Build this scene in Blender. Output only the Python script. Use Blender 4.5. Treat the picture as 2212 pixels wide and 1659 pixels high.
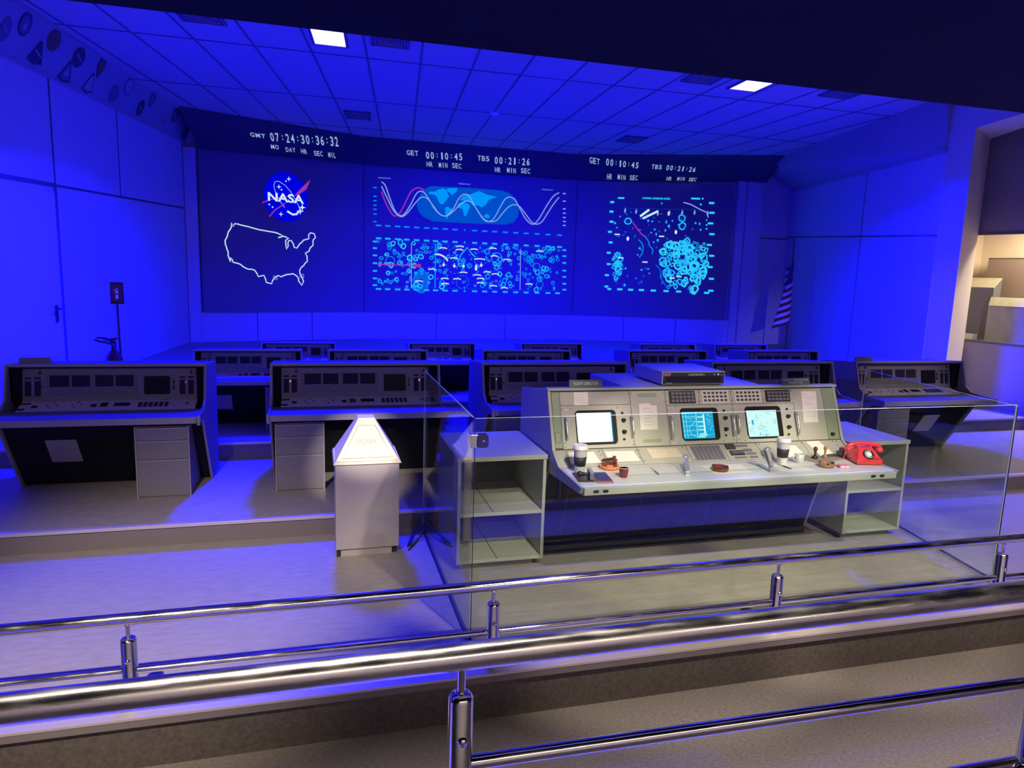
import bpy, math, random
from mathutils import Vector, Matrix

for _o in list(bpy.data.objects):
    bpy.data.objects.remove(_o)
sc = bpy.context.scene
COL = sc.collection

# ---------------------------------------------------------------- camera
EYE = Vector((0.0, 0.0, 1.95))
def make_camera():
    p, r, y = 0.156, 0.0315, -0.272           # pitch, roll, yaw
    cp, sp, cr, sr, cy, sy = math.cos(p), math.sin(p), math.cos(r), math.sin(r), math.cos(y), math.sin(y)
    Ry = Matrix(((cy, sy, 0), (-sy, cy, 0), (0, 0, 1)))
    B = Matrix(((1, 0, 0), (0, 0, -1), (0, 1, 0)))
    Rp = Matrix(((1, 0, 0), (0, cp, -sp), (0, sp, cp)))
    Rr = Matrix(((cr, -sr, 0), (sr, cr, 0), (0, 0, 1)))
    M = Rr @ Rp @ B @ Ry
    right, down, fwd = Vector(M[0]), Vector(M[1]), Vector(M[2])
    cd = bpy.data.cameras.new('camera')
    cam = bpy.data.objects.new('camera', cd)
    COL.objects.link(cam)
    R = Matrix((right, -down, -fwd)).transposed()
    cam.matrix_world = Matrix.Translation(EYE) @ R.to_4x4()
    cd.sensor_width = 36.0
    cd.lens = 1520.0 / 2212.0 * 36.0
    cd.clip_start = 0.05
    cd.clip_end = 100
    sc.camera = cam
make_camera()

# ---------------------------------------------------------------- world, exposure
w = bpy.data.worlds.new('world'); sc.world = w; w.use_nodes = True
w.node_tree.nodes['Background'].inputs[0].default_value = (0.55, 0.5, 0.6, 1)
w.node_tree.nodes['Background'].inputs[1].default_value = 0.006
sc.view_settings.view_transform = 'Standard'
sc.view_settings.look = 'None'
sc.view_settings.exposure = 0.0
sc.view_settings.gamma = 1.0
sc.view_settings.use_curve_mapping = False
sc.cycles.max_bounces = 8
sc.cycles.diffuse_bounces = 4
sc.cycles.glossy_bounces = 4
sc.cycles.transparent_max_bounces = 12
sc.cycles.caustics_reflective = False
sc.cycles.caustics_refractive = False
sc.cycles.sample_clamp_indirect = 4.0
sc.cycles.sample_clamp_direct = 0.0

# ---------------------------------------------------------------- lamps
BLUE = (0.0006, 0.0004, 1.0)
WARM = (1.0, 0.85, 0.67)
def aim(o, tgt):
    d = Vector(tgt) - o.location
    o.rotation_euler = d.to_track_quat('-Z', 'Y').to_euler()
def area(name, loc, tgt, sx, sy, power, color, spread=180):
    l = bpy.data.lights.new(name, 'AREA'); l.shape = 'RECTANGLE'; l.size = sx; l.size_y = sy
    l.energy = power; l.color = color; l.spread = math.radians(spread)
    o = bpy.data.objects.new(name, l); COL.objects.link(o); o.location = loc; aim(o, tgt); return o
def spot(name, loc, tgt, power, color, ang=60, blend=0.5, rad=0.04):
    l = bpy.data.lights.new(name, 'SPOT'); l.energy = power; l.color = color
    l.spot_size = math.radians(ang); l.spot_blend = blend; l.shadow_soft_size = rad
    o = bpy.data.objects.new(name, l); COL.objects.link(o); o.location = loc; aim(o, tgt); return o
# blue flood panels set in the set's ceiling
area('blue_flood_lamp', (0.15, 8.46, 4.40), (0.15, 8.9, 0), 0.34, 0.6, 880, BLUE, 134)
area('blue_flood_lamp', (5.45, 8.42, 4.40), (5.45, 8.9, 0), 0.34, 0.6, 880, BLUE, 134)
# blue fills added out of sight behind the bulkhead to brighten the walls
area('blue_wall_fill', (-0.4, 7.6, 4.30), (-3.1, 8.8, 0.3), 0.3, 0.3, 190, BLUE, 56)
area('blue_wall_fill', (6.4, 7.4, 4.30), (8.4, 8.2, 0.6), 0.3, 0.3, 160, BLUE, 60)
area('blue_wall_fill', (2.8, 7.7, 4.30), (3.6, 14.8, 0.5), 0.6, 0.3, 260, BLUE, 70)
# blue fill added out of view so the front glass reflects a blue walkway
area('blue_reflection_fill', (1.5, 1.74, 2.84), (1.5, 1.741, -0.1), 14.0, 0.2, 2600, BLUE, 12)
# warm track spots on the dark ceiling above the visitors
spot('track_spot_lamp', (0.28, 1.35, 2.78), (0.32, 4.74, 0.90), 1000, WARM, 11, 0.7)
spot('track_spot_lamp', (1.5, 1.35, 2.78), (1.35, 3.95, 0.55), 245, WARM, 34, 0.35)
spot('track_spot_lamp', (2.6, 1.35, 2.78), (2.6, 3.95, 0.55), 245, WARM, 36, 0.35)
spot('track_spot_lamp', (3.6, 1.35, 2.78), (3.85, 3.95, 0.5), 245, WARM, 34, 0.35)
spot('track_spot_lamp', (-1.2, 1.35, 2.78), (-0.9, 4.1, 0.0), 620, WARM, 46, 0.9)
spot('track_spot_lamp', (1.6, 1.9, 2.80), (1.9, 3.75, 0.0), 300, WARM, 44, 0.5)
spot('track_spot_lamp', (3.2, 1.9, 2.80), (3.3, 3.75, 0.0), 300, WARM, 44, 0.5)
spot('track_spot_lamp', (5.0, 1.6, 2.78), (5.4, 3.9, 0.0), 330, WARM, 66, 0.9)
spot('track_spot_lamp', (5.6, 1.6, 2.78), (6.1, 5.9, 0.9), 190, WARM, 17, 0.8)
spot('track_spot_lamp', (5.6, 1.6, 2.70), (8.3, 7.5, 1.3), 420, WARM, 22, 0.9)
# warm fills added out of view for the walkway, rear wall and stage
area('warm_fill', (1.5, 1.55, 2.84), (1.5, 2.0, -0.24), 11.0, 0.12, 58, (1.0, 0.86, 0.72), 40)
area('warm_fill', (1.5, -2.4, 2.84), (1.5, -4.2, 0.6), 9.0, 0.3, 150, (1.0, 0.84, 0.80), 140)
area('warm_fill', (1.5, -1.8, 2.84), (1.5, 3.5, 0.6), 5.0, 0.3, 26, (1.0, 0.82, 0.64), 120)

# ---------------------------------------------------------------- materials
MATS = {}
def mat(name, col, rough=0.6, metal=0.0, noise=0.0, nscale=30, emit=None, estr=1.0, bump=0.0, bscale=200, spec=0.5, coat=0.0, stretch=None):
    if name in MATS: return MATS[name]
    m = bpy.data.materials.new(name); m.use_nodes = True
    nt = m.node_tree; b = nt.nodes['Principled BSDF']
    b.inputs['Base Color'].default_value = (*col, 1)
    b.inputs['Roughness'].default_value = rough
    b.inputs['Metallic'].default_value = metal
    b.inputs['Specular IOR Level'].default_value = spec
    b.inputs['Coat Weight'].default_value = coat
    if emit:
        b.inputs['Emission Color'].default_value = (*emit, 1)
        b.inputs['Emission Strength'].default_value = estr
    tc = None
    if noise or bump:
        tc = nt.nodes.new('ShaderNodeTexCoord')
        mp = nt.nodes.new('ShaderNodeMapping')
        nt.links.new(tc.outputs['Object'], mp.inputs['Vector'])
        if stretch: mp.inputs['Scale'].default_value = stretch
    if noise:
        n = nt.nodes.new('ShaderNodeTexNoise'); n.inputs['Scale'].default_value = nscale
        n.inputs['Detail'].default_value = 5; n.inputs['Roughness'].default_value = 0.65
        nt.links.new(mp.outputs['Vector'], n.inputs['Vector'])
        r = nt.nodes.new('ShaderNodeValToRGB')
        r.color_ramp.elements[0].position = 0.3; r.color_ramp.elements[1].position = 0.7
        r.color_ramp.elements[0].color = (*[c * (1 - noise) for c in col], 1)
        r.color_ramp.elements[1].color = (*[min(1, c * (1 + noise)) for c in col], 1)
        nt.links.new(n.outputs['Fac'], r.inputs['Fac'])
        nt.links.new(r.outputs['Color'], b.inputs['Base Color'])
    if bump:
        n2 = nt.nodes.new('ShaderNodeTexNoise'); n2.inputs['Scale'].default_value = bscale; n2.inputs['Detail'].default_value = 4
        nt.links.new(mp.outputs['Vector'], n2.inputs['Vector'])
        bp = nt.nodes.new('ShaderNodeBump'); bp.inputs['Strength'].default_value = bump; bp.inputs['Distance'].default_value = 0.002
        nt.links.new(n2.outputs['Fac'], bp.inputs['Height']); nt.links.new(bp.outputs['Normal'], b.inputs['Normal'])
    MATS[name] = m
    return m

def chrome_mat(name='chrome', lo=0.10, hi=0.20):
    m = mat(name, (0.78, 0.76, 0.76), 0.12, 1.0)
    nt = m.node_tree; b = nt.nodes['Principled BSDF']
    tc = nt.nodes.new('ShaderNodeTexCoord'); mp = nt.nodes.new('ShaderNodeMapping'); mp.inputs['Scale'].default_value = (1.2, 9, 9)
    n = nt.nodes.new('ShaderNodeTexNoise'); n.inputs['Scale'].default_value = 5; n.inputs['Detail'].default_value = 4
    r = nt.nodes.new('ShaderNodeMapRange'); r.inputs['From Min'].default_value = 0.4; r.inputs['From Max'].default_value = 0.75
    r.inputs['To Min'].default_value = lo; r.inputs['To Max'].default_value = hi
    nt.links.new(tc.outputs['Object'], mp.inputs['Vector']); nt.links.new(mp.outputs['Vector'], n.inputs['Vector'])
    nt.links.new(n.outputs['Fac'], r.inputs['Value']); nt.links.new(r.outputs['Result'], b.inputs['Roughness'])
    return m
CHROME = chrome_mat()
SMUDGED = chrome_mat('smudged_chrome', 0.20, 0.46)
SMUDGED2 = chrome_mat('polished_rail', 0.10, 0.30)
def glass_mat():
    m = bpy.data.materials.new('pane_glass'); m.use_nodes = True; nt = m.node_tree
    nt.nodes.remove(nt.nodes['Principled BSDF'])
    t = nt.nodes.new('ShaderNodeBsdfTransparent'); t.inputs[0].default_value = (0.93, 0.965, 0.95, 1)
    g = nt.nodes.new('ShaderNodeBsdfGlossy'); g.inputs['Roughness'].default_value = 0.0
    f = nt.nodes.new('ShaderNodeFresnel'); f.inputs['IOR'].default_value = 1.5
    mx = nt.nodes.new('ShaderNodeMixShader')
    ge = nt.nodes.new('ShaderNodeNewGeometry'); ir = nt.nodes.new('ShaderNodeMapRange')
    ir.inputs['To Min'].default_value = 1.5; ir.inputs['To Max'].default_value = 1 / 1.5
    nt.links.new(ge.outputs['Backfacing'], ir.inputs['Value']); nt.links.new(ir.outputs['Result'], f.inputs['IOR'])
    nt.links.new(f.outputs[0], mx.inputs[0]); nt.links.new(t.outputs[0], mx.inputs[1]); nt.links.new(g.outputs[0], mx.inputs[2])
    nt.links.new(mx.outputs[0], nt.nodes['Material Output'].inputs['Surface'])
    return m
GLASS = glass_mat()
GEDGE = mat('glass_edge', (0.55, 0.66, 0.62), 0.15, spec=0.9)
WALL = mat('wall_paint', (0.60, 0.56, 0.70), 0.85, noise=0.03, nscale=3)
JOINT = mat('joint_shadow_gap', (0.12, 0.12, 0.14), 0.9)
CEIL = mat('ceiling_tile', (0.58, 0.56, 0.48), 0.9, noise=0.03, nscale=60)
GRID = mat('ceiling_grid_bar', (0.16, 0.16, 0.18), 0.7)
BLACK = mat('black_paint', (0.006, 0.006, 0.008), 0.9, spec=0.1)
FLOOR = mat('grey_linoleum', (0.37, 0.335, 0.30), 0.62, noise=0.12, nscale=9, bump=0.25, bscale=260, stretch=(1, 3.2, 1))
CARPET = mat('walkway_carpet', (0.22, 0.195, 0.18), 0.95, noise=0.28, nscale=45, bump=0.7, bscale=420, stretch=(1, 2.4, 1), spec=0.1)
RCARP = mat('shaded_riser_carpet', (0.125, 0.108, 0.098), 0.95, noise=0.25, nscale=45, bump=0.7, bscale=420, spec=0.05)  # carpet colour darkened to hold the shade on the stage riser
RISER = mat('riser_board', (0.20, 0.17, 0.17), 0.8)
NOSE = mat('nosing_metal', (0.66, 0.58, 0.56), 0.35, 0.35)
SCREENM = mat('projection_surface', (0.22, 0.19, 0.25), 0.9)
HEADM = mat('header_dark', (0.075, 0.06, 0.09), 0.85)
GREENISH = mat('console_sage_paint', (0.40, 0.42, 0.35), 0.5)
PANEL = mat('console_panel_grey', (0.44, 0.43, 0.37), 0.5)
PANEL2 = mat('console_panel_green', (0.27, 0.33, 0.21), 0.5)
SEAM = mat('panel_seam', (0.09, 0.09, 0.08), 0.8)
DESKW = mat('desk_laminate_white', (0.66, 0.64, 0.66), 0.32)
KNEE = mat('knee_panel_dark', (0.035, 0.036, 0.036), 0.8, spec=0.2)
CABIN = mat('cabinet_paint', (0.43, 0.45, 0.40), 0.55)
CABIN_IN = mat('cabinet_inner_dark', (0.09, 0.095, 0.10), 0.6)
RCBODY = mat('row_console_paint', (0.20, 0.185, 0.205), 0.65)
RCEDGE = mat('row_console_edge', (0.33, 0.30, 0.33), 0.5)
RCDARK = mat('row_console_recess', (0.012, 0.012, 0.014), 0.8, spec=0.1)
RCPANEL = mat('row_console_panel', (0.25, 0.215, 0.25), 0.6)
RCSLOPE = mat('row_console_slope', (0.66, 0.60, 0.58), 0.6)
RCWIN = mat('row_console_window', (0.03, 0.025, 0.045), 0.75, spec=0.15)
CRT = mat('crt_off', (0.012, 0.012, 0.014), 0.5, spec=0.15)
RCKNEE = mat('row_console_knee', (0.014, 0.014, 0.015), 0.8, spec=0.1)
BTN = mat('button_dark', (0.05, 0.045, 0.055), 0.5)
BTNG = mat('button_grey', (0.16, 0.16, 0.18), 0.4)
METAL = mat('brushed_handle', (0.62, 0.6, 0.6), 0.3, 0.8)
PAPER = mat('paper', (0.84, 0.80, 0.72), 0.9, noise=0.06, nscale=25)
PAPER2 = mat('manila_paper', (0.64, 0.56, 0.42), 0.9, noise=0.08, nscale=25)
INK = mat('pale_ink', (0.38, 0.36, 0.33), 0.9)
WHITE = mat('white_plastic', (0.80, 0.78, 0.75), 0.4)
LIDW = mat('bin_cream_paint', (0.74, 0.71, 0.62), 0.5)
BINB = mat('bin_body_paint', (0.44, 0.40, 0.43), 0.55)
DARKP = mat('dark_plastic', (0.02, 0.02, 0.025), 0.4)
SLEEVE = mat('cup_sleeve', (0.025, 0.025, 0.04), 0.6)
RED = mat('red_bakelite', (0.80, 0.055, 0.065), 0.22, coat=0.4)
MAROON = mat('maroon_plastic', (0.22, 0.03, 0.035), 0.4)
ORANGE = mat('orange_glaze', (0.85, 0.24, 0.08), 0.3, coat=0.3)
BROWNG = mat('brown_glaze', (0.17, 0.04, 0.025), 0.12, coat=0.6)
AMBER = mat('amber_glass', (0.36, 0.16, 0.10), 0.08, coat=0.8)
WOODD = mat('dark_wood', (0.07, 0.035, 0.02), 0.4, noise=0.3, nscale=60)
WOODL = mat('light_wood', (0.36, 0.19, 0.09), 0.45, noise=0.2, nscale=60)
PADBLUE = mat('ink_pad', (0.05, 0.05, 0.22), 0.8)
PADRED = mat('ink_pad_tin', (0.42, 0.12, 0.10), 0.4)
PINK = mat('pink_box', (0.75, 0.25, 0.38), 0.4)
GREYM = mat('grey_metal', (0.25, 0.25, 0.27), 0.4, 0.4)
STAPM = mat('stapler_chrome', (0.62, 0.62, 0.66), 0.25, 0.55)
MUGG = mat('grey_mug_glaze', (0.55, 0.58, 0.62), 0.3)
SIGNG = mat('sign_grey_green', (0.12, 0.16, 0.15), 0.5)
LETTER = mat('sign_letters', (0.75, 0.78, 0.72), 0.6)
LAMPM = mat('flood_lens', (0.9, 0.9, 0.9), 0.4, emit=(0.06, 0.05, 1.0), estr=42)
def em(name, c, s): return mat(name, (0.0, 0.0, 0.0), 0.8, emit=c, estr=s, spec=0.0)
E_CY = em('light_cyan', (0.01, 0.42, 0.98), 1.05)
E_CYB = em('light_cyan_bright', (0.03, 0.62, 1.0), 1.0)
E_WH = em('light_white', (0.62, 0.85, 1.0), 0.95)
E_PALE = em('light_pale', (0.30, 0.42, 0.95), 0.9)
E_MID = em('light_mid_blue', (0.0, 0.075, 0.60), 1.0)
E_LAND = em('light_land', (0.0, 0.30, 0.95), 1.0)
E_RED = em('light_red', (0.36, 0.03, 0.40), 1.0)
E_TXT = em('light_clock', (0.33, 0.50, 0.85), 0.9)
E_LOGO = em('light_logo_blue', (0.0, 0.0, 0.72), 1.0)
E_SCRW = em('crt_white', (0.90, 1.0, 1.0), 1.9)
E_SCRC = em('crt_cyan', (0.01, 0.45, 0.82), 1.0)
E_SCRL = em('crt_cyan_line', (0.35, 0.95, 1.0), 1.0)
E_SCRP = em('crt_pale', (0.70, 1.0, 1.0), 1.15)
E_SCRT = em('crt_teal', (0.12, 0.62, 0.78), 1.0)

# ---------------------------------------------------------------- mesh helpers
class Frame:
    """right-handed local frame: point(u, v, h) = o + u*U + v*V + h*N"""
    def __init__(s, o, U, V, N=None):
        s.o = Vector(o); s.U = Vector(U).normalized(); s.V = Vector(V).normalized()
        s.N = Vector(N).normalized() if N is not None else s.U.cross(s.V).normalized()
    def p(s, u, v, h=0.0): return s.o + s.U * u + s.V * v + s.N * h
W0 = Frame((0, 0, 0), (1, 0, 0), (0, 1, 0))
class MB:
    def __init__(s): s.v = []; s.f = []; s.m = []; s.mats = []; s.sm = []
    def mi(s, m):
        if m not in s.mats: s.mats.append(m)
        return s.mats.index(m)
    def add(s, vs, fs, m, smooth=False):
        o = len(s.v); s.v += [tuple(v) for v in vs]; k = s.mi(m)
        for f in fs: s.f.append([i + o for i in f]); s.m.append(k); s.sm.append(smooth)
        return s
    def slab(s, F, u0, u1, v0, v1, h0, h1, m):
        P = [F.p(u, v, h) for h in (h0, h1) for (u, v) in ((u0, v0), (u1, v0), (u1, v1), (u0, v1))]
        return s.add(P, [(3, 2, 1, 0), (4, 5, 6, 7), (0, 1, 5, 4), (1, 2, 6, 5), (2, 3, 7, 6), (3, 0, 4, 7)], m)
    def box(s, x0, x1, y0, y1, z0, z1, m): return s.slab(W0, x0, x1, y0, y1, z0, z1, m)
    def hexa(s, b, t, m):   # bottom 4 points, top 4 points
        return s.add(list(b) + list(t), [(3, 2, 1, 0), (4, 5, 6, 7), (0, 1, 5, 4), (1, 2, 6, 5), (2, 3, 7, 6), (3, 0, 4, 7)], m)
    def prism(s, pts, a, b, m, F=None, axis='x'):
        """polygon pts extruded; with F: pts are (u,v), a..b are h; else pts are (y,z), a..b are x"""
        n = len(pts)
        if F is not None: A = [F.p(u, v, a) for u, v in pts]; Bb = [F.p(u, v, b) for u, v in pts]
        else: A = [(a, y, z) for y, z in pts]; Bb = [(b, y, z) for y, z in pts]
        return s.add(A + Bb, [tuple(reversed(range(n))), tuple(range(n, 2 * n))] + [(i, (i + 1) % n, n + (i + 1) % n, n + i) for i in range(n)], m)
    def poly(s, F, pts, h, m): return s.add([F.p(u, v, h) for u, v in pts], [tuple(range(len(pts)))], m)
    def tube(s, p0, p1, r, m, n=16, r1=None, caps=True):
        p0 = Vector(p0); p1 = Vector(p1); r1 = r if r1 is None else r1
        d = (p1 - p0).normalized(); a = d.orthogonal().normalized(); b = d.cross(a)
        vs = [p0 + (a * math.cos(t) + b * math.sin(t)) * r for t in [2 * math.pi * i / n for i in range(n)]]
        vs += [p1 + (a * math.cos(t) + b * math.sin(t)) * r1 for t in [2 * math.pi * i / n for i in range(n)]]
        s.add(vs, [(i, (i + 1) % n, n + (i + 1) % n, n + i) for i in range(n)], m, True)
        if caps: s.add(vs[:n], [tuple(reversed(range(n)))], m); s.add(vs[n:], [tuple(range(n))], m)
        return s
    def path(s, pts, r, m, n=10):
        pts = [Vector(p) for p in pts]; N = len(pts); rings = []
        up = None
        for i, p in enumerate(pts):
            d = (pts[min(i + 1, N - 1)] - pts[max(i - 1, 0)]).normalized()
            if up is None: up = d.orthogonal().normalized()
            a = (up - d * up.dot(d)).normalized(); up = a; b = d.cross(a)
            rr = r[i] if isinstance(r, (list, tuple)) else r
            rings.append([p + (a * math.cos(2 * math.pi * k / n) + b * math.sin(2 * math.pi * k / n)) * rr for k in range(n)])
        vs = [q for R in rings for q in R]
        fs = [(i * n + k, i * n + (k + 1) % n, (i + 1) * n + (k + 1) % n, (i + 1) * n + k) for i in range(N - 1) for k in range(n)]
        fs += [tuple(reversed(range(n))), tuple(range((N - 1) * n, N * n))]
        return s.add(vs, fs, m, True)
    def lathe(s, c, prof, m, n=28, sx=1.0, sy=1.0, F=None, smooth=True):
        """prof: list of (radius, height)"""
        F = F or Frame(c, (1, 0, 0), (0, 1, 0)); vs = []; fs = []
        for (r, h) in prof:
            for k in range(n):
                t = 2 * math.pi * k / n; vs.append(F.p(math.cos(t) * r * sx, math.sin(t) * r * sy, h))
        for i in range(len(prof) - 1):
            for k in range(n): fs.append((i * n + k, i * n + (k + 1) % n, (i + 1) * n + (k + 1) % n, (i + 1) * n + k))
        s.add(vs, fs, m, smooth)
        if prof[0][0] > 1e-5: s.add(vs[:n], [tuple(reversed(range(n)))], m)
        if prof[-1][0] > 1e-5: s.add(vs[-n:], [tuple(range(n))], m)
        return s
    def ring(s, F, u, v, r0, r1, h, m, n=20, ry=None, th=0.004, jag=0, rng=None):
        k = (ry / r1) if ry else 1.0; a = []; b = []
        for i in range(n):
            t = 2 * math.pi * i / n; q = 1 + (rng.uniform(-jag, jag) if jag else 0)
            a.append(F.p(u + math.cos(t) * r0 * q, v + math.sin(t) * r0 * k * q, h)); b.append(F.p(u + math.cos(t) * r1 * q, v + math.sin(t) * r1 * k * q, h))
        return s.add(a + b, [(i, (i + 1) % n, n + (i + 1) % n, n + i) for i in range(n)], m)
    def disc(s, F, u, v, r, h, m, n=20, ry=None):
        k = (ry / r) if ry else 1.0
        return s.add([F.p(u + math.cos(2 * math.pi * i / n) * r, v + math.sin(2 * math.pi * i / n) * r * k, h) for i in range(n)], [tuple(range(n))], m)
    def line(s, F, pts, w, h, m, closed=False):
        """flat ribbon along a 2D polyline"""
        pts = [Vector((p[0], p[1])) for p in pts]; N = len(pts); L = []; R = []
        for i in range(N):
            if closed: d = pts[(i + 1) % N] - pts[i - 1]
            else: d = pts[min(i + 1, N - 1)] - pts[max(i - 1, 0)]
            if d.length < 1e-9: d = Vector((1, 0))
            d.normalize(); nn = Vector((-d.y, d.x)) * w / 2
            L.append(F.p(*(pts[i] + nn), h)); R.append(F.p(*(pts[i] - nn), h))
        fs = [(i, i + N, i + 1 + N, i + 1) for i in range(N - 1)]
        if closed: fs.append((N - 1, 2 * N - 1, N, 0))
        return s.add(L + R, fs, m)
    def build(s, name, parent=None, bevel=0.0, seg=2, origin=None, **tags):
        me = bpy.data.meshes.new(name)
        org = Vector(origin) if origin is not None else Vector((0, 0, 0))
        me.from_pydata([tuple(Vector(v) - org) for v in s.v], [], s.f)
        for m in s.mats: me.materials.append(m)
        me.polygons.foreach_set('material_index', s.m); me.polygons.foreach_set('use_smooth', s.sm)
        me.update()
        o = bpy.data.objects.new(name, me); COL.objects.link(o)
        if origin is not None: o.location = org
        if parent is not None: o.parent = parent
        if bevel:
            b = o.modifiers.new('bevel', 'BEVEL'); b.width = bevel; b.segments = seg; b.limit_method = 'ANGLE'; b.angle_limit = math.radians(40)
            b.harden_normals = False
        for k, v in tags.items(): o[k] = v
        return o
def thing(name, label, cat, loc=(0, 0, 0), rz=0.0, group=None):
    o = bpy.data.objects.new(name, None); COL.objects.link(o); o.location = loc; o.rotation_euler = (0, 0, rz)
    o.empty_display_size = 0.1
    o['label'] = label; o['category'] = cat
    if group: o['group'] = group
    return o
def tag(o, label, cat, group=None):
    o['label'] = label; o['category'] = cat
    if group: o['group'] = group
    return o
def struct(mb, name, bevel=0.0):
    o = mb.build(name, bevel=bevel); o['kind'] = 'structure'; return o
def copy_tree(o, parent=None):
    c = o.copy(); COL.objects.link(c); c.parent = parent
    for ch in list(o.children): copy_tree(ch, c)
    return c
def text_into(mb, body, F, u0, v0, width, height, h, m, depth=0.0, offset=0.0):
    cu = bpy.data.curves.new('t', 'FONT'); cu.body = body; cu.size = 1; cu.extrude = 0.0; cu.offset = offset; cu.resolution_u = 3
    to = bpy.data.objects.new('t', cu); COL.objects.link(to)
    me = bpy.data.meshes.new_from_object(to)
    bpy.data.objects.remove(to); bpy.data.curves.remove(cu)
    if not me.vertices: return
    xs = [v.co.x for v in me.vertices]; ys = [v.co.y for v in me.vertices]
    ax, bx, ay, by = min(xs), max(xs), min(ys), max(ys)
    if by - ay < 0.3: ay, by = 0.0, 0.7
    sx = width / max(1e-6, bx - ax); sy = height / max(1e-6, by - ay)
    mb.add([F.p(u0 + (v.co.x - ax) * sx, v0 + (v.co.y - ay) * sy, h) for v in me.vertices], [tuple(p.vertices) for p in me.polygons], m)
    bpy.data.meshes.remove(me)

# ================================================================ ROOM
# floors
mb = MB(); mb.box(-9, 12, 3.12, 5.16, -0.30, 0.0, FLOOR)
struct(mb, 'floor_stage')
mb = MB(); mb.box(-9, 12, 5.16, 6.88, -0.10, 0.15, FLOOR); mb.box(-9, 12, 6.88, 7.98, -0.10, 0.307, FLOOR); mb.box(-9, 12, 7.98, 16.2, -0.10, 0.46, FLOOR)
struct(mb, 'floor_rear_tiers')
mb = MB(); mb.box(-9, 12, 1.45, 3.12, -0.30, -0.245, CARPET); mb.box(-9, 12, 1.45, 2.0, -0.245, -0.02, CARPET)  # raised near box is an unseen ledge, added to catch the blue fill
struct(mb, 'floor_walkway')
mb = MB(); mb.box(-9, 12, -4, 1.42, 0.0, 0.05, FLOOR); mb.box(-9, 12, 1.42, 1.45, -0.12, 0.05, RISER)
struct(mb, 'floor_visitor_deck')
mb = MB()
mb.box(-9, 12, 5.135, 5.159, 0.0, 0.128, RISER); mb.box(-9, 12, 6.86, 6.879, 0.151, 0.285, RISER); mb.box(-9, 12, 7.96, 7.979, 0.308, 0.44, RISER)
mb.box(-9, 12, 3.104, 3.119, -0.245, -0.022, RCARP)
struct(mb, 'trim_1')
mb = MB()
mb.box(-9, 12, 3.088, 3.17, -0.040, 0.003, RISER); mb.box(-9, 12, 3.088, 3.168, 0.0025, 0.004, NOSE); mb.box(-9, 12, 3.086, 3.094, -0.006, 0.007, NOSE); mb.box(-9, 12, 3.162, 3.170, 0.0, 0.007, NOSE)
mb.box(-9, 12, 5.12, 5.165, 0.130, 0.153, NOSE); mb.box(-9, 12, 6.848, 6.895, 0.287, 0.310, NOSE); mb.box(-9, 12, 7.95, 7.99, 0.442, 0.463, NOSE)
struct(mb, 'trim_2', bevel=0.003)
# black channel of the glass enclosure let into the stage floor
mb = MB()
for (x0, y0, x1, y1) in ((0.76, 3.40, 0.76, 5.12), (4.335, 3.18, 4.70, 5.12)):
    d = Vector((x1 - x0, y1 - y0, 0)).normalized(); F = Frame((x0, y0, 0), d, (-d.y, d.x, 0))
    mb.slab(F, 0, math.hypot(x1 - x0, y1 - y0), -0.014, 0.014, 0.0005, 0.003, DARKP)
struct(mb, 'trim_3')

# ceiling
CN = Vector((0, -0.015, 1)).normalized()
def cz(y): return 4.337 + 0.015 * y
mb = MB()
mb.hexa([(-5, 3.1, cz(3.1)), (12, 3.1, cz(3.1)), (12, 16.2, cz(16.2)), (-5, 16.2, cz(16.2))], [(-5, 3.1, 4.9), (12, 3.1, 4.9), (12, 16.2, 4.9), (-5, 16.2, 4.9)], CEIL)
struct(mb, 'ceiling')
mb = MB()
def cbar(xa, ya, xb, yb, wd=0.026):
    d = Vector((xb - xa, yb - ya, 0)); L = d.length; d.normalize()
    F = Frame((xa, ya, cz(ya) - 0.006), Vector((xb - xa, yb - ya, cz(yb) - cz(ya))), (-d.y, d.x, 0))
    mb.slab(F, 0, L, -wd / 2, wd / 2, -0.0, 0.005, GRID)
for k in range(-6, 19):
    xn = 1.38 * (0.356 + 0.475 * k); xf = 1.38 * (0.933 + 0.435 * k)
    y0, y1 = 8.14, 14.84; sl = (xf - xn) / (y1 - y0)
    cbar(xn + sl * (3.2 - y0), 3.2, xn + sl * (15.4 - y0), 15.4)
for y in (4.38, 6.79, 9.2, 11.62, 14.03): cbar(-4.5, y, 11.8, y + 0.06)
struct(mb, 'ceiling_grid')
# dark bulkhead over the visitor side
mb = MB(); mb.box(-9, 12.5, -4, 3.1, 2.885, 4.9, BLACK); struct(mb, 'ceiling_bulkhead')
mb = MB(); mb.box(-9, 12.5, -4.1, -4.0, -0.5, 4.9, mat('rear_wall_paint', (0.42, 0.38, 0.42), 0.85))
struct(mb, 'wall_rear')

# left wall
def lx(y): return -4.0 + 0.114 * y
LU = Vector((0.114, 1, 0)).normalized()
mb = MB()
mb.prism([(lx(2.6) - 0.25, 2.6), (lx(16) - 0.25, 16), (lx(16), 16), (lx(2.6), 2.6)], -0.12, 4.9, WALL, F=Frame((0, 0, 0), (1, 0, 0), (0, 1, 0)))
LF = Frame((-4.0, 0, 0), LU, (0, 0, 1), (1, -0.114, 0)); LS = 1 / LU.y
def lj(y0, z0, y1, z1, wd=0.03):
    mb.hexa([LF.p(y0 * LS, z0 - wd / 2, 0), LF.p(y1 * LS, z1 - wd / 2, 0), LF.p(y1 * LS, z1 - wd / 2, 0.004), LF.p(y0 * LS, z0 - wd / 2, 0.004)],
            [LF.p(y0 * LS, z0 + wd / 2, 0), LF.p(y1 * LS, z1 + wd / 2, 0), LF.p(y1 * LS, z1 + wd / 2, 0.004), LF.p(y0 * LS, z0 + wd / 2, 0.004)], JOINT)
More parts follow.
